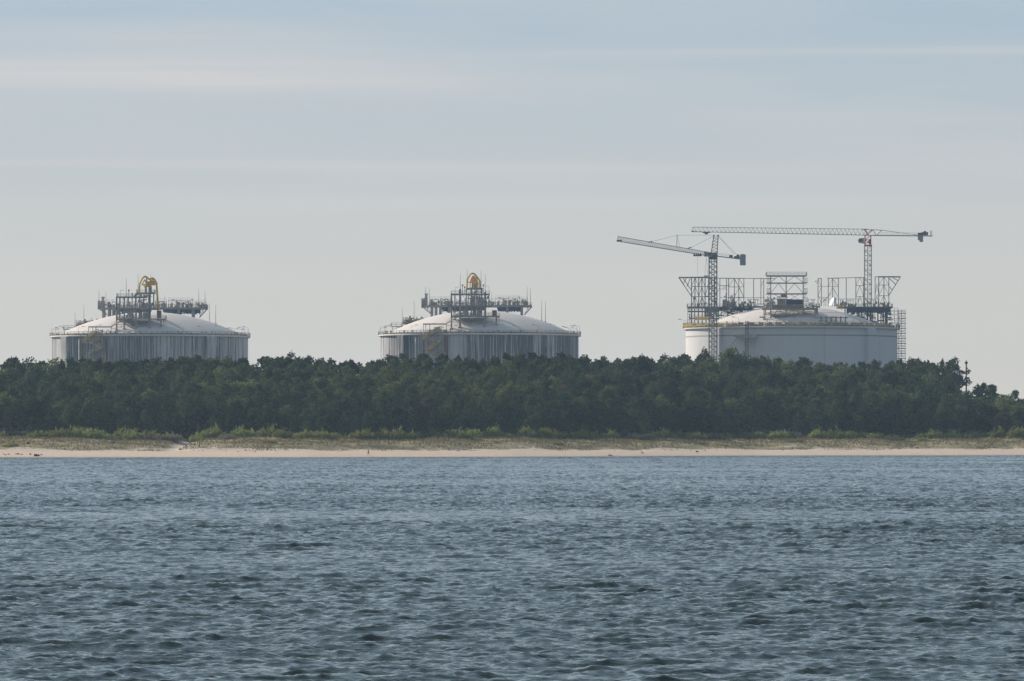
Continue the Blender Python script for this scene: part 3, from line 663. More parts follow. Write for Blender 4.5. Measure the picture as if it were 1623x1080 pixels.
def stain_tank(px, half, apex, label, S):
    T, root, org = base_tank(px, half, apex, label, M['wall_stained'], False, M['tan_rail'], S['btt'], 'stained concrete storage tanks')
    q = lambda x, y, d: P(x, y, T[1] + d)
    for k, a in enumerate(range(-172, 180, 13)): floodlight(T, root, org, a, ZRING + .7, 2.6 + (k % 3) * .4, 1 if math.sin(R(a)) < 0 else -1)
    rods(T, root, org, S['rods_back'], 14); rods(T, root, org, S['rods_front'], -24); rods(T, root, org, S['rods_side'], 0)
    # long pipe rack behind the crown of the roof
    x0, x1, yd = S['rack']; dk = deck(T, root, org, x0, x1, yd, yd + 3, 9, 18, 'frame', True, 'pipe_rack_deck')
    for x in S['piers']:
        b = q(x, yd + 3, 11); mb = MB(org); zb = dome_z(T, b.x, b.y, apex) - .3; mb.box((b.x - .55, b.y - .6, zb), (b.x + .55, b.y + 5, b.z)); mb.build('pier', M['pillar'], root)
    for (a, b) in S['under']:
        rr = random.Random(a); mb = MB(org)
        for i in range(int((b - a) * 1.6)):
            x = rr.uniform(a, b); y = yd + 3 + rr.uniform(0, 6); mb.tube(q(x, y, 12), q(min(b, x + rr.uniform(4, 14)), y, 12), rr.uniform(.12, .4), 6)
            if i % 3 == 0: mb.tube(q(x, yd + 3, 12.5), q(x, yd + 11, 12.5), .22)
        mb.box(q(a, yd + 3, 15), q(b, yd + 7, 17)); mb.build('pipe_bundle', M['blue'], root)
    mb = MB(org)
    for (xa, ya, xb, yb) in S['brackets']:
        for d in (10, 17): bar(mb, T, xa, ya, xb, yb, d, .3); bar(mb, T, (xa + xb) / 2, yd + 3, xb, yb, d, .14); bar(mb, T, (xa + xb) / 2, yd + 3, (xa + xb) / 2, (ya + yb) / 2, d, .14)
    mb.build('bracket', M['frame'], root)
    for i, (a, b, c_, d_) in enumerate(S['skids']): cluster(T, root, org, a, b, c_, yd, 10, 16, d_ if False else 40 + i, 34, 'steel', 'tan')
    bx = S['cabin']; mb = MB(org); mb.box(q(bx[0], bx[1], 10), q(bx[2], bx[3], 15)); o = mb.build('valve_cabin', M['grey_panel'], root)
    mf = MB(org)
    for x in (bx[0] - .3, bx[2] + .3, (bx[0] + bx[2]) / 2): mf.tube(q(x, bx[1] - 1.5, 9.6), q(x, bx[3] + 1, 9.6), .13)
    for y in (bx[1] - .5, bx[1] + 4, bx[3] - 3): mf.tube(q(bx[0] - .5, y, 9.6), q(bx[2] + .5, y, 9.6), .12)
    mf.build('cladding_frame', M['frame'], o)
    ch = S['stack']; mb = MB(org); a = q(ch[0], ch[2], 12); b = q(ch[0], ch[1], 12); mb.tube(a, b, .65, 10); mb.tube(b - Vector((0, 0, .5)), b, .85, 10); mb.build('vent_stack', M['steel_pale'], root, True)
    # clutter behind the west shoulder of the roof, small side platform
    a, b, c_, e_ = S['west']; cluster(T, root, org, a, b, c_, e_, 0, 6, 71, 110, 'brown', 'brown', False, 'valve_group')
    a, b, c_ = S['west2']; cluster(T, root, org, a, b, c_, c_ + 8, 2, 6, 72, 26, 'steel', 'brown', False, 'valve_group')
    a, b, c_ = S['side']; deck(T, root, org, a, b, c_, c_ + 1.2, -4, 2, 'steel', True, 'side_platform', 1.4)
    columns(T, root, org, [(a + 2, c_ + 1.2, None, -3, .12), (b - 2, c_ + 1.2, None, -3, .12)], 'steel', apex, 'platform_leg')
    # pump tower on the near slope
    for (xa, xb, ya, yb, rl) in S['decks']: deck(T, root, org, xa, xb, ya, yb, -34, -23, 'frame', rl)
    columns(T, root, org, S['cols'], 'frame', apex)
    mb = MB(org)
    for (xa, ya, xb, yb) in S['braces']:
        for d in (-34, -23): bar(mb, T, xa, ya, xb, yb, d, .11)
    mb.build('bracing', M['frame'], root)
    for i, (a, b, c_, e_, n, m1, m2) in enumerate(S['gear']): cluster(T, root, org, a, b, c_, e_, -33, -24, 90 + i, n, m1, m2, False, 'pump_pipework')
    a = S['girder']; mb = MB(org); mb.box(q(a[0], a[2], -33.5), q(a[1], a[3], -31)); mb.box(q(a[0] + 3, a[2], -26), q(a[1] - 2, a[3] - .4, -24)); mb.build('girder', M['steel_dark'], root)
    a = S['ped']; mb = MB(org); p0 = q(a[0], a[2], -28); mb.box((p0.x, p0.y, dome_z(T, p0.x, p0.y, apex) - .5), (q(a[1], 0, -28).x, p0.y + 2.5, p0.z)); mb.build('pedestal', M['pillar'], root)
    # red cabinet on the outer platform
    a = S['cab']; mb = MB(org); mb.box(q(a[0], a[1], -31), q(a[2], a[3], -28)); o = mb.build('cabinet', M['red'], root, False, 'dull red equipment cabinet')
    mb = MB(org); mb.box(q(a[0] - .3, a[1] - .6, -31.2), q(a[2] + .3, a[1], -27.8)); mb.build('cabinet_lid', M['violet'], o)
    # covered access walk at the rim
    a = S['canopy']; d0, d1 = -39.5, -36.5; o = deck(T, root, org, a[0], a[1], a[2], a[2] + 1.7, d0, d1, 'frame', False, 'canopy')
    mb = MB(org)
    for x in a[3]:
        for d in (d0 + .2, d1 - .2): p = q(x, a[2] + 1.3, d); mb.tube(p, (p.x, p.y, ZRING + 1.2), .15)
    mb.build('canopy_leg', M['frame'], root)
    b = S['ramp']; mb = MB(org); ps = [q(b[0], b[1], -38), q(b[2], b[3], -33)]; mb.tube(ps[0], ps[1], .25); mb.tube(ps[0] + Vector((0, 1.2, 0)), ps[1] + Vector((0, 1.2, 0)), .25); rail(mb, ps, 1.2, 1.4, .05)
    mb.build('stairway', M['steel'], root)
    cluster(T, root, org, a[0] + 1, a[1] + 8, a[2] + 3, 533.5 + S['off'], -38.5, -36, 61, 30, 'steel', 'brown', False, 'rim_pipework')
    # zigzag stair and landings fixed to the wall
    off = S['off']
    for k, (xa, ya, xb, yb) in enumerate(S['stair']):
        mb = MB(org); pa = wall_pt(T, xa - px, TR + 1.5, CAMH + (HOR - ya) * T[2]); pb = wall_pt(T, xb - px, TR + 1.5, CAMH + (HOR - yb) * T[2])
        nx = Vector((pa.x - T[0].x, pa.y - T[1], 0)).normalized() * .8
        for s_ in (-1, 1): mb.tube(pa + nx * s_, pb + nx * s_, .34)
        st = max(3, int((pb - pa).length / .7))
        for i in range(st): p = pa.lerp(pb, (i + .5) / st); mb.tube(p - nx, p + nx, .13)
        rail(mb, [pa - nx, pb - nx], 1.3, 1.6, .11); rail(mb, [pa + nx, pb + nx], 1.3, 1.6, .11); mb.build('stair_flight', M['tan_rail'] if k % 3 else M['yellow_rail'], root)
    mb = MB(org)
    for x in S['stair_posts']:
        for r_ in (TR + .5, TR + 2.6): a_ = wall_pt(T, x - px, r_, ZRING + .8); mb.tube(a_, (a_.x, a_.y, ZBASE), .22)
    for k in range(9):
        z = ZRING - 2 - k * 4.4; a_ = wall_pt(T, S['stair_posts'][0] - px, TR + 2.6, z); b_ = wall_pt(T, S['stair_posts'][-1] - px, TR + 2.6, z); mb.tube(a_, b_, .2)
        c_ = wall_pt(T, S['stair_posts'][0 if k % 2 else -1] - px, TR + 2.6, z - 4.4); mb.tube(a_ if k % 2 == 0 else b_, c_, .16)
    mb.build('stair_tower_frame', M['brown'], root)
    for x, m_, r_ in S['downpipes']:
        mb = MB(org); a_ = wall_pt(T, x - px, TR + r_, ZRING - .6); mb.tube(a_, (a_.x, a_.y, ZBASE), r_, 8); mb.build('downpipe', M[m_], root, True)
    return T, root, org
S1 = dict(off=0, btt=(-53.5, 40, 130, 220), rods_back=[(157, 461, 478), (168, 463, 483), (261, 469, 488), (315, 459, 488), (325, 461, 488)], rods_front=[(200, 441, 471), (219, 434, 465), (239, 435, 465)],
    rods_side=[(119, 495, 521), (133, 484, 516), (332, 481, 512), (342, 483, 514)], rack=(156, 328, 488), piers=(164, 173, 180, 188, 283, 306), under=[(190, 240), (258, 318)],
    brackets=[(328, 491, 316, 504), (158, 491, 170, 500)], skids=[(170, 186, 478, 1), (246, 264, 477, 2), (267, 286, 475, 3), (288, 306, 475, 4), (309, 327, 479, 5)], cabin=(155.5, 479, 166, 491), stack=(163, 471, 479),
    west=(121, 142, 508, 519), west2=(143, 158, 505), side=(100, 118, 522), decks=[(184.5, 231, 470.5, 472.3, True), (216, 244, 464.2, 465.8, True), (184.5, 251, 489.5, 491.2, True), (184.5, 261.5, 505.5, 507.3, True)],
    cols=[(185, 471, None, -33.5, .3), (197, 471, None, -33.5, .3), (209.5, 465, 506, -33.5, .2), (215.3, 466, None, -33.5, .32), (221, 465, 506, -24, .22), (228, 465, 506, -33.5, .2), (237, 465, None, -26, .5), (243.6, 465, 490, -33.5, .25), (236.5, 506, None, -33.5, .28),
          (255, 506, None, -31, .3), (259, 507, 519, -28, .16), (190, 471, None, -24, .3), (203, 471, None, -24, .3), (250, 490, None, -24, .25)],
    braces=[(185, 515, 197, 515), (185, 490, 197, 472), (221, 472, 237, 489), (243, 507, 255, 516), (197, 507, 215, 524), (215, 490, 221, 472), (176, 521.5, 185, 521.5)],
    gear=[(199, 214, 477, 489, 40, 'violet', 'steel_pale'), (217, 236, 474, 489, 60, 'violet', 'violet'), (199, 236, 491, 505, 90, 'violet', 'steel_pale'), (186, 197, 478, 489, 14, 'steel', 'tan'), (217, 242, 464, 471, 22, 'violet', 'steel_pale'), (186, 200, 497, 505, 16, 'tan', 'white'), (237, 246, 478, 489, 14, 'steel', 'tan')],
    girder=(196, 238, 508.5, 512.5), ped=(215, 219, 512), cab=(248.5, 493.5, 256, 505), canopy=(140, 177, 518, (140.5, 147, 152.5, 176)), ramp=(177, 517.5, 199, 505.5),
    stair=[(168, 530, 146, 545), (146, 546, 158, 546), (158, 546, 176, 556), (160, 546, 172, 540), (172, 556, 152, 566), (152, 567, 165, 575)], stair_posts=(145, 155, 165, 177), downpipes=[(179.5, 'red', .45), (184, 'steel', .25), (136, 'steel_pale', .3), (246, 'steel', .25)])
S2 = dict(off=-4, btt=(-49.5, 44, 134, 224), rods_back=[(674.5, 455, 470), (680.5, 457, 484), (779.5, 464, 484), (835.5, 454, 484), (840.5, 456, 484)], rods_front=[(729.5, 434, 466), (740.5, 427, 458), (762.5, 428, 458), (769, 434, 466)],
    rods_side=[(637.5, 489, 517), (656.4, 477, 510), (858.5, 476, 509), (864.5, 478, 511)], rack=(669, 843, 484.5), piers=(684.5, 691, 698, 712, 804, 827), under=[(700, 712), (716, 770), (788, 827)],
    brackets=[(843, 487, 831, 500), (671, 488, 684, 499)], skids=[(682, 696, 474, 1), (698, 714, 473, 2), (785, 804, 472, 3), (806, 824, 471, 4), (826, 836, 474, 5), (774, 783, 477, 6)], cabin=(668.5, 474.5, 677, 489), stack=(675.3, 466, 475),
    west=(639, 656, 503, 515), west2=(658, 672, 502), side=(620, 636, 517.5), decks=[(715, 776, 466, 467.8, True), (739, 765, 457.2, 459, False), (715, 778, 485, 486.8, True), (715, 792, 501, 503, True)],
    cols=[(715.6, 466, None, -33.5, .3), (729.3, 459, None, -33.5, .42), (739, 459, 501, -33.5, .22), (747, 459, 501, -33.5, .3), (755, 459, 485, -24, .2), (763.5, 459, 486, -33.5, .3), (769, 464, None, -30, .42), (775, 467, 486, -33.5, .2), (768.5, 503, None, -33.5, .28),
          (786.7, 502, None, -31, .32), (790.6, 502, 513, -28, .14), (721, 467, None, -24, .25), (743, 503, None, -24, .25), (760, 467, 501, -24, .25)],
    braces=[(715.5, 511, 728, 511), (716, 503, 729, 515), (729, 485, 747, 467), (769, 503, 786, 512), (730, 511, 745, 524), (732, 468, 738, 475), (707, 517, 716, 517)],
    gear=[(721, 739, 474, 485, 40, 'violet', 'steel_pale'), (740, 763, 461, 485, 90, 'violet', 'violet'), (730, 764, 487, 501, 90, 'violet', 'steel_pale'), (716, 722, 473, 485, 8, 'steel', 'grey_panel'), (764, 774, 470, 485, 24, 'steel', 'tan'), (716, 729, 493, 501, 16, 'tan', 'white'), (745, 760, 449, 457, 12, 'violet', 'steel')],
    girder=(728, 768, 504.5, 508.5), ped=(745.5, 749.5, 508), cab=(780, 493, 787.5, 501), canopy=(670.5, 708, 513.5, (671.5, 675, 681, 707.5)), ramp=(708, 513, 729, 501),
    stair=[(700, 527, 675, 540), (675, 541, 688, 542), (688, 542, 703, 544), (703, 545, 682, 560), (682, 561, 695, 570), (690, 533, 703, 526)], stair_posts=(676, 686, 697, 707), downpipes=[(709.5, 'red', .6), (713, 'steel', .25), (662, 'steel_pale', .3), (778, 'steel', .25)])
T1_, R1, O1 = stain_tank(238, 155, 57.4, 'huge streaked round concrete tank whose yellow hoist has two humps and long legs', S1)
T2_, R2, O2 = stain_tank(760, 157, 57.4, 'huge streaked round concrete tank whose pointed yellow hoist holds an orange winch', S2)
def pathpx(mb, T, pts, d, r, n=6):
    ps = [P(x, y, T[1] + d) for x, y in pts]; mb.path(ps, r, n)
# yellow hoists
mb = MB(O1)
for d in (-33, -26):
    pathpx(mb, T1_, [(220.5, 464), (221.5, 450), (225.5, 442), (228.5, 439), (232, 439.5), (236, 443.5), (241, 441.3), (244.5, 443), (248, 449), (249.5, 478)], d, .38)
    pathpx(mb, T1_, [(248, 449), (250, 478), (250.5, 490)], d, .42)
for (x, y) in ((221.5, 450), (229, 439), (236, 443.5), (242, 441.3), (248, 449)): mb.tube(P(x, y, T1_[1] - 33), P(x, y, T1_[1] - 26), .3)
h1 = mb.build('hoist_frame', M['yellow'], R1)
mb = MB(O1)
for d in (-32, -29, -27):
    for a in ([(225, 452), (229, 444)], [(229, 444), (235, 452)], [(225, 452), (247, 452)], [(230, 448), (247, 447)], [(235, 452), (242, 443)], [(242, 443), (246, 452)], [(228, 454.5), (240, 455)], [(232, 440), (233, 454)], [(238, 443), (239, 455)]): pathpx(mb, T1_, a, d, .28)
mb.box(P(231, 448, T1_[1] - 32), P(238, 454, T1_[1] - 28)); mb.box(P(239.5, 446, T1_[1] - 31), P(245, 451.5, T1_[1] - 28)); mb.build('winch_cradle', M['yellow'], h1)
mb = MB(O1)
for x in (231, 237, 239): mb.tube(P(x, 454, T1_[1] - 29), P(x, 465, T1_[1] - 29), .45, 6)
mb.build('hoist_guide', M['brown'], h1)
mb = MB(O2)
for d in (-33, -26):
    pathpx(mb, T2_, [(740, 458), (740.5, 443.5), (745, 436), (747, 434.3), (751, 434.3), (754, 437), (756, 439.5), (760.5, 446), (761, 458)], d, .36)
    pathpx(mb, T2_, [(741, 448), (758, 449)], d, .2); pathpx(mb, T2_, [(745, 448), (745, 457)], d, .22); pathpx(mb, T2_, [(754, 440), (758, 449), (756.5, 457)], d, .25)
for (x, y) in ((740.5, 443.5), (746, 435), (751, 434.3), (756, 439.5), (760.5, 446)): mb.tube(P(x, y, T2_[1] - 33), P(x, y, T2_[1] - 26), .28)
h2 = mb.build('hoist_frame', M['yellow'], R2)
mb = MB(O2)
v = [(744.5, 448), (746, 443), (748.5, 438.5), (751, 437), (754, 440), (756.5, 444.5), (757, 449), (750, 450.5)]
a_ = [P(x, y, T2_[1] - 31) for x, y in v]; b_ = [P(x, y, T2_[1] - 28) for x, y in v]; n = len(v)
mb.add(a_ + b_, [tuple(range(n)), tuple(range(n, 2 * n))[::-1]] + [(i, (i + 1) % n, n + (i + 1) % n, n + i) for i in range(n)]); mb.build('winch_cover', M['orange'], h2)
mb = MB(O2)
for x in (749, 753, 756): mb.tube(P(x, 449, T2_[1] - 29), P(x, 458, T2_[1] - 29), .4, 6)
mb.build('hoist_guide', M['brown'], h2)
for (T, rt, og, L) in ((T1_, R1, O1, [(204, 461), (213, 470)]), (T2_, R2, O2, [(733, 453), (766, 453), (736.5, 456)])):
    for x, y in L:
        yb = 471 if rt is R1 else 466; mb = MB(og); mb.tube(P(x, yb, T[1] - 30), P(x, y, T[1] - 30), .14); mb.tube(P(x - 1, y, T[1] - 30), P(x + 1.3, y, T[1] - 30), .35, 6); mb.build('beacon', M['steel_dark'], rt)
for (T, rt, og, xa, xb, y0, y1) in ((T1_, R1, O1, 191, 197, 460, 471), (T2_, R2, O2, 721.5, 728, 455.5, 466), (T2_, R2, O2, 775, 770, 454, 466)):
    mb = MB(og); mb.tube(P(xa, y1, T[1] - 31), P(xa, y0 + 1.2, T[1] - 31), .07); mb.tube(P(xa, y0 + 1.2, T[1] - 31), P(xb, y0, T[1] - 31), .1); mb.build('floodlight', M['steel_pale'], rt)
# ---------------------------------------------------------------- the unfinished tank
T3, R3, O3 = base_tank(1254.5, 167.5, 55.9, 'huge clean white round concrete tank under construction, crowned by unfinished steel frames', M['wall_clean'], True, M['yellow_rail'], (-46.3, 43.5, 133.5, 223.5))
def q3(x, y, d): return P(x, y, T3[1] + d)
def b3(mb, x0, y0, x1, y1, d, r=.16): mb.tube(q3(x0, y0, d), q3(x1, y1, d), r)
def dz3(x, d): p = q3(x, 500, d); return dome_z(T3, p.x, p.y, 55.9)
# tall pipe-rack frames standing on the back of the roof
def bay(cols, ytop, ybot, rails, d0, d1, brace, name='rack_frame', r=.2, toprail=True, extra=()):
    o = None
    for x in cols:
        mb = MB(O3)
        for d in (d0, d1): mb.tube(q3(x, ytop, d), q3(x, ybot, d), r)
        mb.tube(q3(x, ytop, d0), q3(x, ytop, d1), r * .8)
        c = mb.build('column', M['frame'], R3) if o is None else mb.build('column', M['frame'], R3)
    mb = MB(O3)
    for d in (d0, d1):
        for y in rails: b3(mb, cols[0], y, cols[-1], y, d, r * .75)
        if toprail: b3(mb, cols[0], ytop, cols[-1], ytop, d, r)
        for (x0, y0, x1, y1) in list(brace) + list(extra): b3(mb, x0, y0, x1, y1, d, r * .55)
    return mb.build(name, M['frame'], R3)
def xb(x0, x1, y0, y1): xm = (x0 + x1) / 2; return [(xm, y0, x0, y1), (xm, y0, x1, y1)]
bay([1096, 1101.5, 1107.5, 1112.5, 1117.5, 1123, 1128, 1133], 441, 487, (455, 471), 6, 12, xb(1096, 1107.5, 441, 455) + xb(1096, 1107.5, 455, 471) + xb(1107.5, 1117.5, 441, 455) + xb(1107.5, 1117.5, 455, 471) + xb(1107.5, 1117.5, 471, 487) + xb(1117.5, 1133, 441, 471) + xb(1096, 1107.5, 471, 487), r=.26)
bay([1141, 1151.5, 1155], 441.8, 486, (453.5,), 6, 12, [(1133, 441, 1141, 456), (1141, 456, 1133, 471), (1145, 459, 1149, 453), (1149, 459, 1151, 453), (1141, 459, 1152, 459)])
bay([1155, 1164, 1171, 1179], 442, 486, (455.5, 472), 6, 12, xb(1155, 1171, 442, 455.5) + [(1171, 442, 1179, 455), (1164, 442, 1179, 472)] + xb(1164, 1179, 455.5, 472) + xb(1164, 1179, 472, 486))
bay([1194.5, 1206, 1210.5], 442.3, 484, (), 6, 12, [(1206, 455, 1210.5, 445)], toprail=True)
mb = MB(O3)
for d in (6, 12): b3(mb, 1123, 441.5, 1229, 442.5, d, .16); b3(mb, 1141, 472.5, 1212, 472.5, d, .11); b3(mb, 1311, 441.8, 1371, 440.6, d, .16)
b3(mb, 1075.5, 440.8, 1125, 440.2, 6, .36); b3(mb, 1075.5, 440.8, 1125, 440.2, 12, .36)
for x in (1123, 1180, 1229, 1311, 1371, 1100): yy_ = 441 if x > 1110 else 440.5; mb.tube(q3(x, yy_, 6), q3(x, yy_, 12), .1)
mb.build('top_beam', M['frame'], R3)
mb = MB(O3); b3(mb, 1392, 439.6, 1427.3, 439.6, 6, .36); b3(mb, 1392, 439.6, 1427.3, 439.6, 12, .36); mb.tube(q3(1426, 439.6, 6), q3(1426, 439.6, 12), .2); mb.build('top_beam', M['frame'], R3)
for nm, L in (('west', [(1076, 441, 1096, 470.5), (1082, 441, 1096, 461), (1088, 441, 1084, 449), (1094, 442, 1089, 455), (1076.5, 441, 1084, 452)]), ('east', [(1427, 440, 1409.5, 468), (1409.5, 442, 1420, 452), (1415, 441, 1424, 446), (1409.5, 455, 1413.5, 460)])):
    mb = MB(O3)
    for d in (6, 12):
        for (x0, y0, x1, y1) in L: b3(mb, x0, y0, x1, y1, d, .2)
    mb.build('corner_bracket', M['frame'], R3)
bay([1296.5, 1301.8], 442.3, 486, (), 6, 12, [(1296.5, 443, 1301.8, 455), (1301.8, 455, 1297, 468), (1297, 468, 1301.8, 482), (1291.5, 446.3, 1297, 446.3), (1292, 446.5, 1296.5, 451)])
bay([1312.8, 1319.6, 1328.8], 441.8, 486, (), 6, 12, [(1319.6, 443, 1312.8, 455), (1319.6, 443, 1328.8, 455), (1319.6, 456, 1312.8, 472), (1319.6, 456, 1328.8, 472), (1296.5, 455, 1328.8, 454.6), (1296.5, 472, 1312, 472.3), (1302, 481, 1318, 465)])
bay([1341.2], 441.2, 486, (), 6, 12, [(1341, 441, 1341.2, 442)])
bay([1356.5, 1368.8], 440.8, 486, (453.5, 471), 6, 12, xb(1356.5, 1368.8, 441, 453.5) + xb(1356.5, 1368.8, 453.5, 471) + xb(1356.5, 1368.8, 471, 486))
bay([1387, 1392.8], 439.6, 486, (), 6, 12, xb(1387, 1392.8, 451, 468) + xb(1387, 1392.8, 468, 486))
bay([1392.8, 1401, 1408.8], 440, 487, (452.5, 469.5), 6, 12, xb(1392.8, 1408.8, 440, 452.5) + xb(1392.8, 1408.8, 452.5, 469.5) + xb(1392.8, 1408.8, 469.5, 487))
mb = MB(O3)
for k in range(11): b3(mb, 1321, 445 + k * 3.6, 1324.5, 445 + k * 3.6, 6, .08)
mb.build('ladder', M['steel'], R3)
# light stanchions with a trolley wire between the bays
for L, (xa, xb_, ya, yb) in (([1186, 1189.5, 1197, 1201], (1183, 1204, 475, 475)), ([1281, 1287, 1290], (1279, 1293, 475, 475)), ([1306, 1309, 1332, 1336, 1344, 1347.5, 1352, 1361, 1374, 1380, 1384], (1303, 1386, 474.5, 474.5))):
    mb = MB(O3)
    for x in L: b3(mb, x, 474.5, x, 486, 6, .12); b3(mb, x - 2, 475, x, 479, 6, .07); b3(mb, x + 2, 475, x, 479, 6, .07)
    b3(mb, xa, ya, xb_, yb, 6, .09); mb.build('stanchion_row', M['steel'], R3)
# deck along the roof's back edge, shade beneath it painted as navy pipework
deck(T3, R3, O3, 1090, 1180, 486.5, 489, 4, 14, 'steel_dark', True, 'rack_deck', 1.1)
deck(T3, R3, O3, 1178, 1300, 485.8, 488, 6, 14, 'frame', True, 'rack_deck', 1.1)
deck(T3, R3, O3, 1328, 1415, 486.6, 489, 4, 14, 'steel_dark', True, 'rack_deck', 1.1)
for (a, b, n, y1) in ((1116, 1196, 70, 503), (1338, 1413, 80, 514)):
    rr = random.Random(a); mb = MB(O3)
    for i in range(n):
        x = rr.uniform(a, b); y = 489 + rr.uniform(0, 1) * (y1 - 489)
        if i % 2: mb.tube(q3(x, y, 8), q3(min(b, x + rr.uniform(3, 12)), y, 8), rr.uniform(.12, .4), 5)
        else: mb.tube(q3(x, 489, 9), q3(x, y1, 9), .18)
    mb.box(q3(a + 4, 489, 11), q3(b - 2, 489 + (y1 - 489) * .3, 13)); mb.build('shade_blue_pipes', M['blue'], R3)
rr = random.Random(5)
for (a, b, y0, y1, n, m1, m2) in ((1099, 1135, 470, 487, 20, 'frame', 'steel_dark'), (1143, 1166, 465, 487, 46, 'steel', 'grey_panel'), (1155, 1200, 479, 488, 60, 'brown', 'tan'), (1212, 1228, 470, 487, 26, 'frame', 'violet'), (1276, 1296, 480, 487, 20, 'steel', 'steel_dark'), (1330, 1356, 479, 487, 40, 'brown', 'tan'), (1364, 1410, 478, 487, 50, 'frame', 'tan')):
    cluster(T3, R3, O3, a, b, y0, y1, 4, 9, a, n, m1, m2, False, 'pipework')
# sloping access stair down the west shoulder, side decks with blue shade put into their dark colour
mb = MB(O3); ps = [q3(1139, 502, 2), q3(1147, 494, 2), q3(1153, 493.5, 2), q3(1160, 488, 4)]; mb.path(ps, .22); rail(mb, ps, 1.2, 1.5, .06); mb.build('stairway', M['tan_rail'], R3)
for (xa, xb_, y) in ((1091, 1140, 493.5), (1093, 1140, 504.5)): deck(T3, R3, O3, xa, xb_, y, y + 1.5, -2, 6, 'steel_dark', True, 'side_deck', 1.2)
columns(T3, R3, O3, [(1096, 487, None, 4, .25), (1101, 487, None, -1, .2), (1107, 487, None, 4, .22), (1113, 487, None, -1, .2), (1119, 487, None, 4, .22), (1131, 487, None, -1, .2), (1126, 487, 505, 2, .2)], 'frame', 55.9)
mb = MB(O3)
for y in (490, 494, 499, 504, 508, 512): b3(mb, 1089.5, y, 1096, y, 3, .1)
for x in (1090, 1093): b3(mb, x, 489, x, 515, 3, .1)
mb.build('edge_scaffold', M['steel'], R3)
mb = MB(O3)                                       # yellow barriers at the sunlit edge
for y in (503.5, 505.5, 507.5): b3(mb, 1101, y, 1123, y, -6, .22)
for x in range(1101, 1124, 3): b3(mb, x, 502.5, x, 508.5, -6, .16)
mb.build('safety_barrier', M['yellow_rail'], R3)
mb = MB(O3); rr = random.Random(9)
for k in range(150):                              # toe boards and mesh panels along the rim
    a = R(-97 + k * 1.25); r_ = TR + 1.05; x, y = T3[0].x + r_ * math.sin(a), T3[1] - r_ * math.cos(a); a2 = a + R(.8); x2, y2 = T3[0].x + r_ * math.sin(a2), T3[1] - r_ * math.cos(a2)
    if k < 52 or rr.random() < .18: mb.tube((x, y, ZRING + 1.0 + rr.uniform(0, .9)), (x2, y2, ZRING + 1.0 + rr.uniform(0, .9)), .22)
    if k < 52: mb.tube((x, y, ZRING + .6), (x, y, ZRING + 2.6), .09)
mb.build('rim_barrier', M['yellow_rail'], R3)
for k in range(96):                               # materials stacked inside the rim
    a = R(-75 + 155 * k / 95 + rr.uniform(-1, 1)); r_ = rr.uniform(36.5, 39.5); x, y = T3[0].x + r_ * math.sin(a), T3[1] - r_ * math.cos(a); z = ZRING + .7; mb = MB(O3); w_ = rr.uniform(.4, 1.3); hh = rr.uniform(.4, 1.6)
    mb.box((x - w_, y - .4, z), (x + w_, y + .4, z + hh)); mb.tube((x - w_ * .6, y, z + hh - .05), (x - w_ * .6, y, z + hh + rr.uniform(.2, 1.2)), .09); mb.tube((x + w_ * .7, y, z + hh * .5), (x + w_ * 1.5, y, z + hh * .5), .1)
    mb.build('material_stack', M['tan' if k % 3 else 'brown'], R3)
# central pump tower frame
for x in (1221.5, 1246, 1273): columns(T3, R3, O3, [(x, 437, None, -27, .17), (x + .15, 437, None, -18, .15)], 'frame', 55.9)
for (y, th, rl) in ((437, 1.4, True), (448.6, .9, False), (465.6, 1.2, False)): deck(T3, R3, O3, 1215.5, 1279 if th != .9 else 1278, y, y + th, -27.3, -18, 'frame', rl, 'tower_deck', 1.25)
mb = MB(O3)
for d in (-27, -18):
    for (x0, x1) in ((1221.5, 1246), (1246, 1273)):
        xm = (x0 + x1) / 2
        for (ya, yb) in ((438.5, 448.5), (450, 465.5), (467, 476), (490, 500)):
            if ya in (467,): b3(mb, x0 + 6, ya, x1 - 6, yb, d, .09); b3(mb, x1 - 6, ya, x0 + 6, yb, d, .09)
            elif ya == 490: b3(mb, xm, ya, x0 + (5 if x0 < 1240 else 0), yb, d, .16); b3(mb, xm, ya, x1, yb + 3, d, .16)
            else: b3(mb, xm, ya, x0, yb, d, .12); b3(mb, xm, ya, x1, yb, d, .12)
mb.build('bracing', M['frame'], R3)
for (y0, y1) in ((441.5, 449), (458, 465.5), (472, 479)):
    for (xa, xb_) in ((1273.5, 1279.5), (1215.5, 1221)):
        mb = MB(O3); 
        for k in range(5): x = xa + (xb_ - xa) * k / 4; b3(mb, x, y0, x, y1, -27, .09); b3(mb, x, y0, x, y1, -24, .09)
        mb.box(q3(xa, y1 - .8, -27), q3(xb_, y1, -23)); b3(mb, xa, y0, xb_, y0, -27, .1); b3(mb, xb_, y1, xa, y1 + 7, -27, .1); mb.build('stair_cage', M['steel'], R3)
mb = MB(O3); mb.box(q3(1238, 466.6, -25), q3(1246.5, 472, -21)); mb.box(q3(1232, 471, -25.3), q3(1248, 472.4, -20)); mb.build('control_box', M['frame'], R3)
mb = MB(O3); mb.box(q3(1232, 474.5, -24), q3(1244, 484, -19)); mb.box(q3(1231, 474, -24.3), q3(1244.6, 475.2, -18.5)); mb.box(q3(1231.5, 479.6, -24.2), q3(1244.3, 480.3, -18.6)); mb.build('equipment_cabin', M['grey_panel'], R3)
rr = random.Random(31); mb = MB(O3)
mb.box(q3(1246, 475.3, -22), q3(1273, 483.6, -18))
for i in range(24): x = rr.uniform(1245, 1266); y = rr.uniform(475.5, 483.5); mb.tube(q3(x, y, -22.5), q3(min(1273, x + rr.uniform(2, 9)), y, -22.5), rr.uniform(.12, .35), 5)
mb.build('sheeted_equipment', M['blue'], R3)
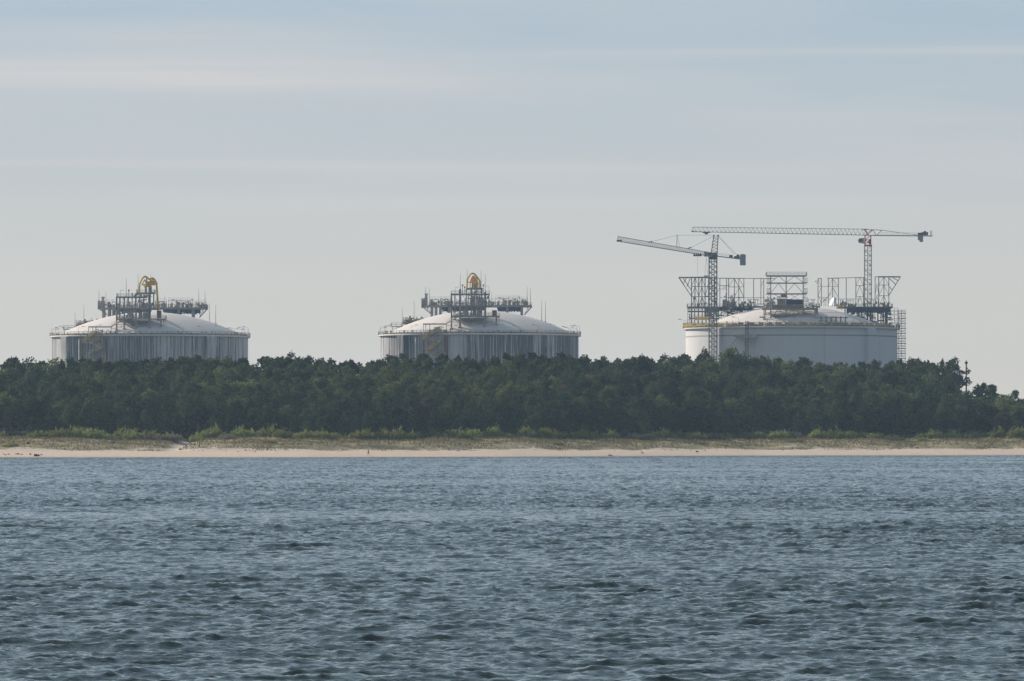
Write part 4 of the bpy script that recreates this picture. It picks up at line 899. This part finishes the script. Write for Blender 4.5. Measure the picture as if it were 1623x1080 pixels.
mb = MB(O3)                                       # fat insulated pipe across the tower
a, b = q3(1224, 487.2, -24), q3(1272, 487.2, -24); mb.tube(a, b, .85, 12)
for k in range(13): c = a.lerp(b, k / 12); mb.tube(c, c + Vector((.3, 0, 0)), 1.0, 12)
mb.build('insulated_pipe', M['tan'], R3, False)
deck(T3, R3, O3, 1208, 1294, 489.4, 491.2, -28, -18, 'tan', False, 'pipe_deck')
cluster(T3, R3, O3, 1262, 1290, 484.5, 489.4, -27, -20, 77, 34, 'brown', 'tan', False, 'pipework')
cluster(T3, R3, O3, 1211, 1226, 474, 489, -27, -20, 78, 30, 'brown', 'violet', False, 'pipework')
deck(T3, R3, O3, 1222, 1260, 498, 501.2, -28, -20, 'frame', False, 'lower_deck')
columns(T3, R3, O3, [(1211, 490, None, -27, .2), (1213.5, 490, None, -22, .2), (1292, 489, None, -27, .35), (1295, 488, None, -22, .35)], 'steel', 55.9)
mb = MB(O3); p0 = q3(1240, 499, -24); mb.box((p0.x, p0.y, dz3(1243, -24) - 1.5), (q3(1247.5, 0, -24).x, p0.y + 3, p0.z)); mb.build('pedestal', M['blue'], R3)
mb = MB(O3)
for (x0, y0, x1, y1) in ((1222, 500, 1240, 510), (1260, 501, 1273, 511), (1260, 490, 1258, 501), (1222, 508, 1215, 512)): b3(mb, x0, y0, x1, y1, -27, .12)
b3(mb, 1204, 503.6, 1214, 503.6, -27, .35); b3(mb, 1214, 508.5, 1220, 510.5, -27, .2)
mb.build('strut', M['frame'], R3)
# row of short stanchions carrying a beam over the near slope
mb = MB(O3); b3(mb, 1293, 504.3, 1344, 504.3, -30, .25); b3(mb, 1293, 496.5, 1344, 496.5, -30, .07); mb.build('support_beam', M['frame'], R3)
for x in (1301.5, 1309.5, 1317.5, 1325, 1332.5, 1340): columns(T3, R3, O3, [(x, 502.3, None, -30, .28)], 'frame', 55.9, 'stanchion')
# crumpled sheet thrown over a unit
rg = np.random.default_rng(6); mb = MB(O3); vs = []; nx_, ny_ = 9, 6
for j in range(ny_):
    for i in range(nx_):
        t = j / (ny_ - 1); x = 1314 + 1.5 * i * (1 - .22 * t) + 5.5 * t * (1 if i < 5 else .35); y = 485 - 12.5 * t + .5 * math.sin(i * 2.3); d = -9 - 2.5 * math.sin(i / 8 * PI) - .8 * (i % 2) + t * 8
        vs.append(q3(x, y, d))
b0 = len(vs); back = [v + Vector((0, 3.2, 0)) for v in vs]
fs = [(j * nx_ + i, j * nx_ + i + 1, (j + 1) * nx_ + i + 1, (j + 1) * nx_ + i) for j in range(ny_ - 1) for i in range(nx_ - 1)]
mb.add(vs + back, fs + [tuple(b0 + k for k in reversed(f)) for f in fs] + [((ny_ - 1) * nx_ + i, (ny_ - 1) * nx_ + i + 1, b0 + (ny_ - 1) * nx_ + i + 1, b0 + (ny_ - 1) * nx_ + i) for i in range(nx_ - 1)]
       + [(j * nx_, (j + 1) * nx_, b0 + (j + 1) * nx_, b0 + j * nx_) for j in range(ny_ - 1)] + [(j * nx_ + nx_ - 1, b0 + j * nx_ + nx_ - 1, b0 + (j + 1) * nx_ + nx_ - 1, (j + 1) * nx_ + nx_ - 1) for j in range(ny_ - 1)])
mb.build('white_sheet', M['white'], R3)
mb = MB(O3); b3(mb, 1322, 485.5, 1336, 484.8, -4, .3); b3(mb, 1328, 487, 1335, 486.5, -4, .3); b3(mb, 1336, 483.5, 1346, 481.5, -4, .2); b3(mb, 1334, 485, 1334, 492, -4, .3)
mb.build('yellow_guard', M['yellow_rail'], R3)
# braced working platform hung on the near wall
mb = MB(O3)
for x in (1178.8, 1180.8, 1182.8): a_ = wall_pt(T3, x - 1254.5, TR + 2.2, CAMH + (HOR - 513) * T3[2]); mb.tube(a_, (a_.x, a_.y, ZBASE), .2)
mb.build('hoist_rail', M['steel_dark'], R3)
w3 = lambda x, y, r=TR + 2.0: wall_pt(T3, x - 1254.5, r, CAMH + (HOR - y) * T3[2])
mb = MB(O3)
for (x0, y0, x1, y1) in ((1164, 534, 1178, 534), (1156, 529, 1166, 538), (1164, 536, 1178, 546), (1166, 539, 1157, 552), (1184, 537, 1194, 534), (1176, 538, 1177, 551), (1194, 537, 1185, 550), (1186, 541, 1193, 546)): mb.tube(w3(x0, y0), w3(x1, y1), .2)
mb.build('platform_bracket', M['steel_pale'], R3)
for (xa, xb_, ya, yb) in ((1163, 1179, 534.5, 537.5), (1177, 1194, 535, 540)):
    mb = MB(O3); v = [w3(xa, ya, TR + .9), w3(xb_, ya, TR + .9), w3(xb_, yb, TR + .9), w3(xa, yb, TR + .9)]; u_ = [w3(xa, ya, TR + 3), w3(xb_, ya, TR + 3), w3(xb_, yb, TR + 3), w3(xa, yb, TR + 3)]
    mb.add(v + u_, [(0, 1, 2, 3), (7, 6, 5, 4), (0, 4, 5, 1), (1, 5, 6, 2), (2, 6, 7, 3), (3, 7, 4, 0)]); mb.build('hung_platform', M['violet' if xa > 1170 else 'tan'], R3)
for k, a in enumerate(range(-96, 97, 16)): floodlight(T3, R3, O3, a, ZRING + 1.3, 2.4, 1 if k % 2 else -1)
# ---------------------------------------------------------------- scaffold tower against the unfinished tank
Ys = T3[1] - 2; o_ = P(1429, 572, Ys); o_.z = ZBASE
sc_ = empty('scaffold_tower', o_, 'tall slender tube scaffold tower with many decks against the white tank', 'scaffold')
og = tuple(o_); pz = lambda x, y, d=0: P(x, y, Ys + d)
xs_ = (1423.8, 1429, 1434.6); lv = [496.7 + 7.95 * k for k in range(12)]
for x in xs_:
    for d in (0, 2.4): mb = MB(og); p = pz(x, 491.5, d); mb.tube(p, (p.x, p.y, ZBASE), .10, 5); mb.build('standard', M['frame'], sc_)
for y in lv:
    mb = MB(og); mb.box(pz(1423, y, -.2), pz(1435.2, y + 1.3, 2.6)); o = mb.build('scaffold_deck', M['brown'], sc_)
    mb = MB(og)
    for q_ in (2.2, 4.2):
        for d in (0, 2.4): mb.tube(pz(1423.6, y - q_, d), pz(1434.8, y - q_, d), .10)
    for x in (1426, 1431.5): mb.tube(pz(x, y, 0), pz(x, y - 4.2, 0), .05)
    mb.build('guard_rail', M['steel'], o)
mb = MB(og)
for k, y in enumerate(lv[:-1]): mb.tube(pz(1423.8 if k % 2 else 1429, y, 0), pz(1429 if k % 2 else 1423.8, lv[k + 1], 0), .08)
mb.build('bracing', M['steel'], sc_)
for (xa, xb_, y) in ((1412, 1423, 493), (1411, 1423, 499), (1412.5, 1423, 505.5), (1414, 1423, 512)):
    mb = MB(og); mb.box(pz(xa, y, -.5), pz(xb_, y + .8, 3)); 
    for x in (xa, (xa + xb_) / 2, xb_): mb.tube(pz(x, y - 4, 0), pz(x, y + 6, 0), .09)
    mb.tube(pz(xa, y - 4, 0), pz(xb_, y - 4, 0), .07); mb.build('side_bay', M['steel'], sc_)
# ---------------------------------------------------------------- tower cranes
def lattice(mb, A, B, w, h, n, up, r, rd, side=None):
    """square lattice boom or mast from A to B; up: direction of its second axis"""
    A = Vector(A); B = Vector(B); d = (B - A).normalized(); up = Vector(up); s_ = d.cross(up).normalized(); u_ = s_.cross(d).normalized()
    C4 = [s_ * (w / 2 * a) + u_ * (h * b) for a, b in ((-1, 0), (1, 0), (1, 1), (-1, 1))]
    for c in C4: mb.tube(A + c, B + c, r)
    for i in range(n):
        p0 = A.lerp(B, i / n); p1 = A.lerp(B, (i + 1) / n)
        for j in range(4):
            a, b = C4[j], C4[(j + 1) % 4]; mb.tube(p0 + a, p0 + b, rd)
            if i % 2: mb.tube(p0 + a, p1 + b, rd)
            else: mb.tube(p0 + b, p1 + a, rd)
def tri_boom(mb, A, B, w, hA, hB, n, r, rd):
    """triangular boom: two lower chords, one upper"""
    A = Vector(A); B = Vector(B); y = Vector((0, w / 2, 0)); U = Vector((0, 0, 1))
    mb.tube(A - y, B - y, r); mb.tube(A + y, B + y, r); mb.tube(A + U * hA, B + U * hB, r)
    for i in range(n):
        t0, t1 = i / n, (i + 1) / n; p0, p1 = A.lerp(B, t0), A.lerp(B, t1); pm = A.lerp(B, (t0 + t1) / 2) + U * (hA + (hB - hA) * (t0 + t1) / 2)
        for s_ in (-1, 1): mb.tube(p0 + y * s_, pm, rd); mb.tube(pm, p1 + y * s_, rd)
        mb.tube(p0 - y, p0 + y, rd)
    mb.tube(B - y, B + U * hB, rd); mb.tube(B + y, B + U * hB, rd)
# near crane: dark mast, luffed jib
Yc = 2018.; sc = Yc / F; k_ = lambda x, y, d=0: P(x, y, Yc + d)
base = k_(1130, 570); base.z = ZBASE; C1 = empty('tower_crane', base, 'dark tower crane with a tapering head and a jib tilted upward', 'tower crane'); og = tuple(base)
mb = MB(og); p = k_(1130, 407); lattice(mb, (p.x, p.y, ZBASE - 1), (p.x, p.y, p.z), 1, 1, 1, (0, 1, 0), .01, .01) if False else None
w_ = 12.2 * sc; x0 = p.x; z = ZBASE - 1
for sx in (-1, 1):
    for sy in (-1, 1): mb.tube((x0 + sx * w_ / 2, Yc + sy * w_ / 2, z), (x0 + sx * w_ / 2, Yc + sy * w_ / 2, p.z), .26)
for xx in (-.42, .42): mb.tube((x0 + xx, Yc, z), (x0 + xx, Yc, p.z), .2)
nn = 34
for i in range(nn):
    za = z + (p.z - z) * i / nn; zb = z + (p.z - z) * (i + 1) / nn
    for sy in (-1, 1):
        y_ = Yc + sy * w_ / 2; mb.tube((x0 - w_ / 2, y_, za), (x0 + w_ / 2, y_, za), .1)
        mb.tube((x0 - w_ / 2, y_, za), (x0, y_, (za + zb) / 2), .1); mb.tube((x0, y_, (za + zb) / 2), (x0 - w_ / 2, y_, zb), .1); mb.tube((x0 + w_ / 2, y_, za), (x0, y_, (za + zb) / 2), .1); mb.tube((x0, y_, (za + zb) / 2), (x0 + w_ / 2, y_, zb), .1)
    for sx in (-1, 1): mb.tube((x0 + sx * w_ / 2, Yc - w_ / 2, za), (x0 + sx * w_ / 2, Yc + w_ / 2, zb), .1)
mb.build('mast', M['frame'], C1)
mb = MB(og); mb.tube(k_(1130, 412), k_(1130, 407.5), 1.5, 12, 1.7); mb.tube(k_(1130, 407.5), k_(1130, 405), 1.9, 12); mb.build('slewing_ring', M['steel_dark'], C1)
mb = MB(og); mb.box(k_(1116.5, 401, -1.4), k_(1136, 407.5, 1.4)); mb.box(k_(1116, 399.5, -.8), k_(1122, 402, .8)); cabm = mb.build('machine_deck', M['frame'], C1)
mb = MB(og); mb.box(k_(1122, 400.5, -3.2), k_(1128, 408, -1.5)); cb = mb.build('operator_cab', M['cab'], C1); mb = MB(og); mb.box(k_(1122.5, 401.5, -3.28), k_(1127.3, 405.5, -3.2)); mb.build('window', M['glass'], cb)
mb = MB(og)
for sy in (-1, 1):
    for (xa, xb_) in ((1127, 1131.4), (1136.6, 1138.3)): mb.tube(k_(xa, 404, sy * 1.3), k_(xb_, 373.5, sy * 1.), .24)
for i in range(6):
    t0, t1 = i / 6, (i + 1) / 6; L_ = lambda t: (1127 + 4.4 * t, 404 - 30.5 * t); Q_ = lambda t: (1136.6 + 1.7 * t, 404 - 30.5 * t)
    for sy in (-1, 1): mb.tube(k_(*L_(t0), sy), k_(*Q_(t0), sy), .1); mb.tube(k_(*L_(t0), sy), k_(*Q_(t1), sy), .12)
    mb.tube(k_(*L_(t0), -1.2), k_(*L_(t1), 1.2), .1)
mb.box(k_(1130.4, 373, -1.2), k_(1132.6, 375.6, 1.2)); mb.box(k_(1137, 373, -1.2), k_(1139.3, 375.6, 1.2)); mb.build('tower_head', M['frame'], C1)
mb = MB(og); tri_boom(mb, k_(1118, 405.6), k_(979, 383), 1.9, 5.8 * sc, 7.5 * sc, 40, .15, .07); jib = mb.build('jib', M['frame'], C1)
mb = MB(og); mb.box(k_(977.5, 381, -1), k_(985, 384, 1)); mb.build('jib_end_block', M['steel_dark'], jib)
mb = MB(og); mb.box(k_(1099, 404.8, -1.2), k_(1112, 407, 1.2)); 
for x in (1100.5, 1104, 1107, 1110.5): mb.tube(k_(x, 403.6, -1.3), k_(x, 403.6, 1.3), .35, 8)
mb.build('trolley', M['steel_dark'], jib)
mb = MB(og)
for (xa, ya, xb_, yb) in ((1131, 375, 1095, 393.3), (1131, 373.6, 1073, 373.6), (1073, 373.6, 1030, 384.5), (1138.5, 375, 1168, 404.5), (1138.5, 375, 1164, 404.5)):
    for sy in (-.5, .5): mb.tube(k_(xa, ya, sy), k_(xb_, yb, sy), .055)
mb.tube(k_(1090, 394.6), k_(1096, 392.6), .25); mb.tube(k_(1028, 385), k_(1034, 383.2), .25); mb.build('pendant_tie', M['steel_dark'], C1)
mb = MB(og); mb.tube(k_(1072.5, 393), k_(1073, 373.2), .1); mb.tube(k_(1077, 392), k_(1073.5, 373.2), .08); mb.tube(k_(1073, 393, .9), k_(1073, 373.2, 0), .08); mb.build('king_post', M['frame'], jib)
mb = MB(og)
for (xa, ya, xb_, yb) in ((1105.7, 407, 1105.7, 438.5), (1119.7, 408, 1117, 438), (1119.7, 408, 1121.5, 438)): mb.tube(k_(xa, ya), k_(xb_, yb), .045)
mb.box(k_(1116, 437.5, -.3), k_(1122.5, 439, .3)); mb.build('hoist_rope', M['steel_dark'], C1)
mb = MB(og)
for sy in (-1.1, 1.1): mb.tube(k_(1136, 406.8, sy), k_(1181, 412.3, sy), .26)
for i in range(12): x = 1137 + i * 3.7; mb.tube(k_(x, 407 + i * .45, -1.1), k_(x, 407 + i * .45, 1.1), .1)
rail(mb, [k_(1137, 406.6, -1.1), k_(1158, 409, -1.1)], 1.1, 1.6, .05); cj = mb.build('counter_jib', M['frame'], C1)
mb = MB(og); mb.box(k_(1156, 405, -1), k_(1161, 409.6, 1)); mb.box(k_(1163.5, 406.8, -1), k_(1172, 411, 1)); mb.box(k_(1167.5, 404.2, -.8), k_(1171.5, 407, .8)); mb.build('winch_unit', M['steel_dark'], cj)
mb = MB(og)
for i in range(3): mb.box(k_(1173 + i * 2.9, 404 - (i == 1) * .6, -1.3), k_(1175.7 + i * 2.9, 421.5, 1.3))
mb.build('counterweight', M['grey_panel'], cj)
# far crane: red slewing section, flat-top jib
Yd = 2160.; sd_ = Yd / F; k_ = lambda x, y, d=0: P(x, y, Yd + d)
base = k_(1375.6, 570); base.z = ZBASE; C2 = empty('tower_crane', base, 'pale tower crane with level flat-top jib and red slewing section', 'tower crane'); og = tuple(base)
mb = MB(og); w_ = 10.6 * sd_; p = k_(1375.6, 391); x0 = p.x; nn = 40
for sx in (-1, 1):
    for sy in (-1, 1): mb.tube((x0 + sx * w_ / 2, Yd + sy * w_ / 2, ZBASE - 1), (x0 + sx * w_ / 2, Yd + sy * w_ / 2, p.z), .19)
for i in range(nn):
    za = ZBASE - 1 + (p.z - ZBASE + 1) * i / nn; zb = ZBASE - 1 + (p.z - ZBASE + 1) * (i + 1) / nn
    for sy in (-1, 1):
        y_ = Yd + sy * w_ / 2; mb.tube((x0 - w_ / 2, y_, za), (x0 + w_ / 2, y_, za), .1); s_ = 1 if i % 2 else -1; mb.tube((x0 - s_ * w_ / 2, y_, za), (x0 + s_ * w_ / 2, y_, zb), .08)
    for sx in (-1, 1): mb.tube((x0 + sx * w_ / 2, Yd - w_ / 2, za), (x0 + sx * w_ / 2, Yd + w_ / 2, zb), .08)
mb.tube((x0 - .15, Yd, ZBASE), (x0 - .15, Yd, p.z), .18); mb.tube((x0 + .5, Yd, ZBASE), (x0 + .5, Yd, p.z), .08); mb.build('mast', M['steel'], C2)
mb = MB(og)
for sx in (-1, 1):
    for sy in (-1, 1): mb.tube(k_(1375.6 + sx * 4.6, 389, sy * 1.2), k_(1375.6 + sx * 4.6, 373.6, sy * 1.2), .3)
for (xa, ya, xb_, yb) in ((1371, 388, 1380, 381), (1371, 381, 1380, 374), (1371, 381, 1380, 381), (1371, 374, 1380, 374), (1380, 388, 1371, 381)):
    for sy in (-1.2, 1.2): mb.tube(k_(xa, ya, sy), k_(xb_, yb, sy), .18)
mb.box(k_(1370, 388.6, -1.5), k_(1381.5, 391.4, 1.5)); mb.box(k_(1377, 380, -1), k_(1380.5, 388, 1)); mb.build('slewing_section', M['crane_red'], C2)
mb = MB(og); v = [(1360, 381), (1362, 378.6), (1369.5, 377.8), (1370, 387), (1362, 386.2), (1360, 384)]; a_ = [k_(x, y, -1.6) for x, y in v]; b_ = [k_(x, y, .4) for x, y in v]; n = 6
mb.add(a_ + b_, [tuple(range(n)), tuple(range(n, 2 * n))[::-1]] + [(i, (i + 1) % n, n + (i + 1) % n, n + i) for i in range(n)]); cb = mb.build('operator_cab', M['cab'], C2)
mb = MB(og); mb.box(k_(1361.3, 379.6, -1.68), k_(1366.5, 384, -1.6)); mb.build('window', M['glass'], cb)
mb = MB(og); tri_boom(mb, k_(1376, 373.6), k_(1097, 368), 1.8, 9.6 * sd_, 7.2 * sd_, 42, .14, .065); jib = mb.build('jib', M['steel'], C2)
mb = MB(og); mb.box(k_(1114, 368.2, -1), k_(1125, 370.2, 1)); mb.box(k_(1117, 370, -.6), k_(1122, 372.3, .6)); mb.build('trolley', M['steel_dark'], jib)
mb = MB(og); mb.box(k_(1096, 366.8, -.9), k_(1101, 368.6, .9)); mb.build('jib_end_block', M['steel_dark'], jib)
mb = MB(og)
for (xa, ya, xb_, yb) in ((1367, 364.3, 1398, 365.6), (1369, 364.3, 1376, 373), (1383, 365, 1376, 373), (1383, 365, 1389, 374), (1398, 365.6, 1389, 374), (1371, 374, 1382, 365), (1376, 374, 1371, 365)):
    for sy in (-.8, .8): mb.tube(k_(xa, ya, sy), k_(xb_, yb, sy), .16)
mb.build('jib_root', M['crane_red'], C2)
mb = MB(og)
for sy in (-1, 1): mb.tube(k_(1381, 373.8, sy), k_(1478, 374.8, sy), .3)
for i in range(22): mb.tube(k_(1383 + i * 4.3, 374.2, -1), k_(1383 + i * 4.3, 374.2, 1), .1)
rail(mb, [k_(1396, 373.8, -1), k_(1458, 374.2, -1)], 1.1, 2, .05); cj = mb.build('counter_jib', M['steel'], C2)
mb = MB(og)
for sy in (-.7, .7): mb.tube(k_(1397, 365.6, sy), k_(1425, 369.3, sy), .13); mb.tube(k_(1425, 369.3, sy), k_(1455, 373.6, sy), .1)
mb.build('pendant_tie', M['steel_dark'], C2)
mb = MB(og); mb.box(k_(1455, 369.6, -1.2), k_(1463, 373.8, 1.2)); mb.box(k_(1461, 368.5, -1), k_(1470.5, 373.6, 1)); mb.tube(k_(1466, 368.7, -.8), k_(1466, 368.7, .8), .55, 10); mb.build('winch_unit', M['steel_dark'], cj)
mb = MB(og)
for i in range(3): mb.box(k_(1455 + i * 2.6, 375.2, -1), k_(1457.4 + i * 2.6, 384.3 - (i == 0) * 3, 1))
mb.build('counterweight', M['grey_panel'], cj)
mb = MB(og)
for x in (1474.6, 1476.8): mb.tube(k_(x, 374, -.9), k_(x, 366.2, -.9), .13); mb.tube(k_(x, 374, .9), k_(x, 366.2, .9), .13)
for y in (367, 370.5): mb.tube(k_(1474.6, y, -.9), k_(1476.8, y, -.9), .1)
mb.build('end_rail', M['steel'], cj)
# ---------------------------------------------------------------- bare pole in the wood
Y = float(shore(188.)) + 231; a = P(1531.5, 573, Y); zb = gz(a.x, Y); e = empty('bare_pole', (a.x, Y, zb), 'bare dark pole rising above the pines at the end of the wood', 'pole')
mb = MB((a.x, Y, zb)); mb.tube((a.x, Y, zb - .5), (a.x, Y, a.z), .30, 8, .2); mb.build('pole_shaft', M['wood'], e)
mb = MB((a.x, Y, zb)); mb.box((a.x - .45, Y - .3, a.z - .9), (a.x + .45, Y + .3, a.z - .25)); mb.tube(a, a + Vector((.12, 0, .4)), .1); mb.box((a.x - .2, Y - .2, a.z - 2.6), (a.x + .5, Y + .2, a.z - 2.1)); mb.build('bracket', M['wood'], e)
# ---------------------------------------------------------------- things on the beach
def on_ground(px, py, Y0=1300, Y1=1500):
    """where the line of sight through (px, py) meets the sand"""
    Y = Y0
    while Y < Y1:
        p = P(px, py, Y)
        if p.z <= gz(p.x, Y): break
        Y += .25
    return Vector((P(px, py, Y).x, Y, gz(P(px, py, Y).x, Y)))
p = on_ground(316, 710); mb = MB(p); mb.tube((p.x, p.y, p.z - .4), (p.x, p.y, p.z + 2.3), .13, 7, .11)
mb.tube((p.x, p.y, p.z + 2.3), (p.x, p.y, p.z + 2.42), .12, 7, .04); tag(mb.build('wooden_post', M['wood']), 'thin dark wooden post standing in dune grass beside the sandy path', 'post')
def log(px, py, L, r, ang, lab, nm='driftwood', mt='wood'):
    p = on_ground(px, py); rr = random.Random(px); mb = MB(p); c, s_ = math.cos(ang), math.sin(ang); pts = [p + Vector((c * t * L, s_ * t * L, r * .6 + rr.uniform(-.03, .06))) for t in (-.5, -.2, .1, .4, .5)]
    for i in range(4): mb.tube(pts[i], pts[i + 1], r * (1 - .12 * i), 7, r * (1 - .12 * (i + 1)))
    mb.tube(pts[1], pts[1] + Vector((.2, .1, .45)), r * .4, 5, r * .15); mb.tube(pts[2], pts[2] + Vector((-.3, 0, .35)), r * .35, 5, r * .1)
    tag(mb.build(nm, M[mt]), lab, 'driftwood' if nm == 'driftwood' else 'debris')
log(58.5, 723.6, 1.5, .28, .2, 'dark driftwood lump on the pale beach by the water below the first tank')
log(44.5, 704.5, .8, .3, 1.2, 'dark stump with upright snag at the dune edge beneath a willow')
log(179.5, 702.8, .9, .24, .3, 'black log lying in dry grass between two green willow shrubs')
log(285.5, 713.7, .6, .2, .5, 'small brown lump of wood at the foot of the sandy path')
log(1105, 717.5, .8, .2, .2, 'small dark driftwood piece on the upper beach below the dark crane')
log(1018, 719.5, .7, .15, .1, 'small flat grey driftwood midway up the beach before the cranes')
log(967, 723.2, 1.2, .16, .1, 'thin dark driftwood stick at the water edge between middle tank and cranes')
log(725.5, 715.6, 1.3, .16, .1, 'short whitish bleached log at the dune foot below the middle tank', mt='white')
rr = random.Random(12)
for i in range(13):
    px = 5 + rr.random() * 62; py = 721.2 + rr.uniform(-1, 1.3); p = on_ground(px, py); mb = MB(p); L = rr.uniform(.15, .35)
    mb.tube(p + Vector((-L, 0, .08)), p + Vector((0, rr.uniform(-.2, .2), .12)), .09, 5, .12); mb.tube(p + Vector((0, 0, .12)), p + Vector((L, .1, .06)), .12, 5, .07)
    tag(mb.build('seaweed_clump', M['brown']), 'small brown seaweed clump strewn on the beach below the first tank', 'seaweed', 'seaweed clumps strewn on the beach')
# ---------------------------------------------------------------- the person striding along the beach
def skin(name, J, E, mat, parent, rootj=0, sub=2):
    """one continuous surface grown over connected joints (x, y, z, radius)"""
    me = bpy.data.meshes.new(name); me.from_pydata([j[:3] for j in J], E, []); o = link(name, me, parent)
    md = o.modifiers.new('skin', 'SKIN'); md.use_smooth_shade = True
    sv = me.skin_vertices[0].data if me.skin_vertices else None
    if sv is None:
        bm = bmesh.new(); bm.from_mesh(me); bm.verts.layers.skin.verify(); bm.to_mesh(me); bm.free(); sv = me.skin_vertices[0].data
    for i, j in enumerate(J): r = j[3]; sv[i].radius = (r if not isinstance(r, tuple) else r[0], r if not isinstance(r, tuple) else r[1]); sv[i].use_root = (i == rootj)
    s2 = o.modifiers.new('sub', 'SUBSURF'); s2.levels = sub; s2.render_levels = sub
    me.materials.append(mat); return o
M['skin'] = paint('tanned_skin', (.42, .26, .19), (.36, .21, .15), 3.); M['shirt'] = paint('pale_green_shirt', (.42, .56, .38), (.34, .48, .32), 3.); M['shorts'] = paint('dark_shorts', (.03, .022, .02), (.05, .035, .03), 3.)
M['hair'] = paint('dark_hair', (.04, .028, .02), None, 5.); M['shoe'] = paint('black_shoe', (.02, .02, .022), None, 5.)
pp = on_ground(583.8, 723.6); PE = empty('person', pp, 'person in a pale green top and dark shorts striding along the water edge', 'person'); PE.scale = (.98,) * 3; PE.rotation_euler = (0, 0, R(-8))
S = .98
body = [(0, 0, .95, (.15, .11)), (0, 0, 1.08, (.13, .10)), (.01, 0, 1.25, (.15, .11)), (.02, 0, 1.40, (.14, .10)), (.03, 0, 1.50, .055), (.04, -.01, 1.57, .07), (.045, -.015, 1.66, (.085, .09)), (.04, -.01, 1.73, .06),
        (.16, 0, 1.41, .055), (.30, -.03, 1.20, .045), (.42, -.10, 1.02, .035), (.45, -.12, .96, .034), (-.13, 0, 1.42, .055), (-.30, .02, 1.28, .045), (-.44, -.05, 1.16, .035), (-.48, -.07, 1.12, .034),
        (.09, 0, .88, .095), (.17, -.05, .50, .06), (.27, .02, .10, .038), (.30, -.10, .04, .035), (-.09, 0, .88, .095), (-.15, -.04, .50, .06), (-.28, .02, .12, .038), (-.26, -.10, .05, .035)]
ed = [(0, 1), (1, 2), (2, 3), (3, 4), (4, 5), (5, 6), (6, 7), (3, 8), (8, 9), (9, 10), (10, 11), (3, 12), (12, 13), (13, 14), (14, 15), (0, 16), (16, 17), (17, 18), (18, 19), (0, 20), (20, 21), (21, 22), (22, 23)]
for h0, sx in ((11, 1), (15, -1)):                # palm, four bent fingers and a thumb on each hand
    bx, by, bz, _ = body[h0]
    for f in range(4):
        o1 = (-.024 + .016 * f); i0 = len(body); body += [(bx + sx * .02, by + o1, bz - .05, .009), (bx + sx * .025, by + o1, bz - .085 + abs(f - 1.3) * .006, .008), (bx + sx * .012, by + o1, bz - .11 + abs(f - 1.3) * .01, .007)]
        ed += [(h0, i0), (i0, i0 + 1), (i0 + 1, i0 + 2)]
    i0 = len(body); body += [(bx - sx * .01, by - .035, bz - .02, .010), (bx - sx * .015, by - .05, bz - .05, .008)]; ed += [(h0, i0), (i0, i0 + 1)]
bo = skin('body', body, ed, M['skin'], PE)
skin('shirt', [(0, 0, .93, (.165, .125)), (0, 0, 1.08, (.155, .12)), (.01, 0, 1.25, (.17, .13)), (.02, 0, 1.41, (.155, .115)), (.03, 0, 1.47, .07), (.17, 0, 1.41, .075), (.30, -.03, 1.205, .062), (.37, -.065, 1.11, .05), (-.14, 0, 1.42, .075), (-.30, .02, 1.285, .062), (-.37, -.015, 1.22, .05)],
     [(0, 1), (1, 2), (2, 3), (3, 4), (3, 5), (5, 6), (6, 7), (3, 8), (8, 9), (9, 10)], M['shirt'], PE)
skin('shorts', [(0, 0, .97, (.17, .13)), (.095, 0, .86, .115), (.14, -.03, .60, .095), (-.095, 0, .86, .115), (-.13, -.03, .60, .095)], [(0, 1), (1, 2), (0, 3), (3, 4)], M['shorts'], PE)
skin('hair', [(.045, .03, 1.62, .05), (.045, .025, 1.70, .085), (.042, .0, 1.755, .06)], [(0, 1), (1, 2)], M['hair'], PE)
for sx, a, b in ((1, (.275, .03, .055), (.31, -.14, .035)), (-1, (-.285, .03, .07), (-.26, -.14, .04))): skin('shoe', [(*a, .055), (*b, .045)], [(0, 1)], M['shoe'], PE)
mb = MB()
mb.tube((.045, -.10, 1.64), (.045, -.125, 1.625), .018, 6, .012); mb.build('nose', M['skin'], bo)
mb = MB(); mb.tube((.012, -.098, 1.665), (.012, -.106, 1.665), .012, 8); mb.tube((.078, -.098, 1.665), (.078, -.106, 1.665), .012, 8); mb.build('eyes', M['hair'], bo)
# ---------------------------------------------------------------- the hazy air
mb = MB(); mb.box((-4400, -420, -8), (4400, 6400, 108))
hm = bpy.data.materials.new('haze_air'); hm.use_nodes = True; hn = hm.node_tree; hn.nodes.clear()
ov = hn.nodes.new('ShaderNodeOutputMaterial'); pv = hn.nodes.new('ShaderNodeVolumePrincipled')
pv.inputs['Color'].default_value = (.52, .74, .97, 1); pv.inputs['Density'].default_value = HAZE_D; pv.inputs['Anisotropy'].default_value = .2
hn.links.new(pv.outputs[0], ov.inputs['Volume'])
tag(mb.build('haze', hm), 'thin bluish haze over the water and wood', None, None, 'stuff')
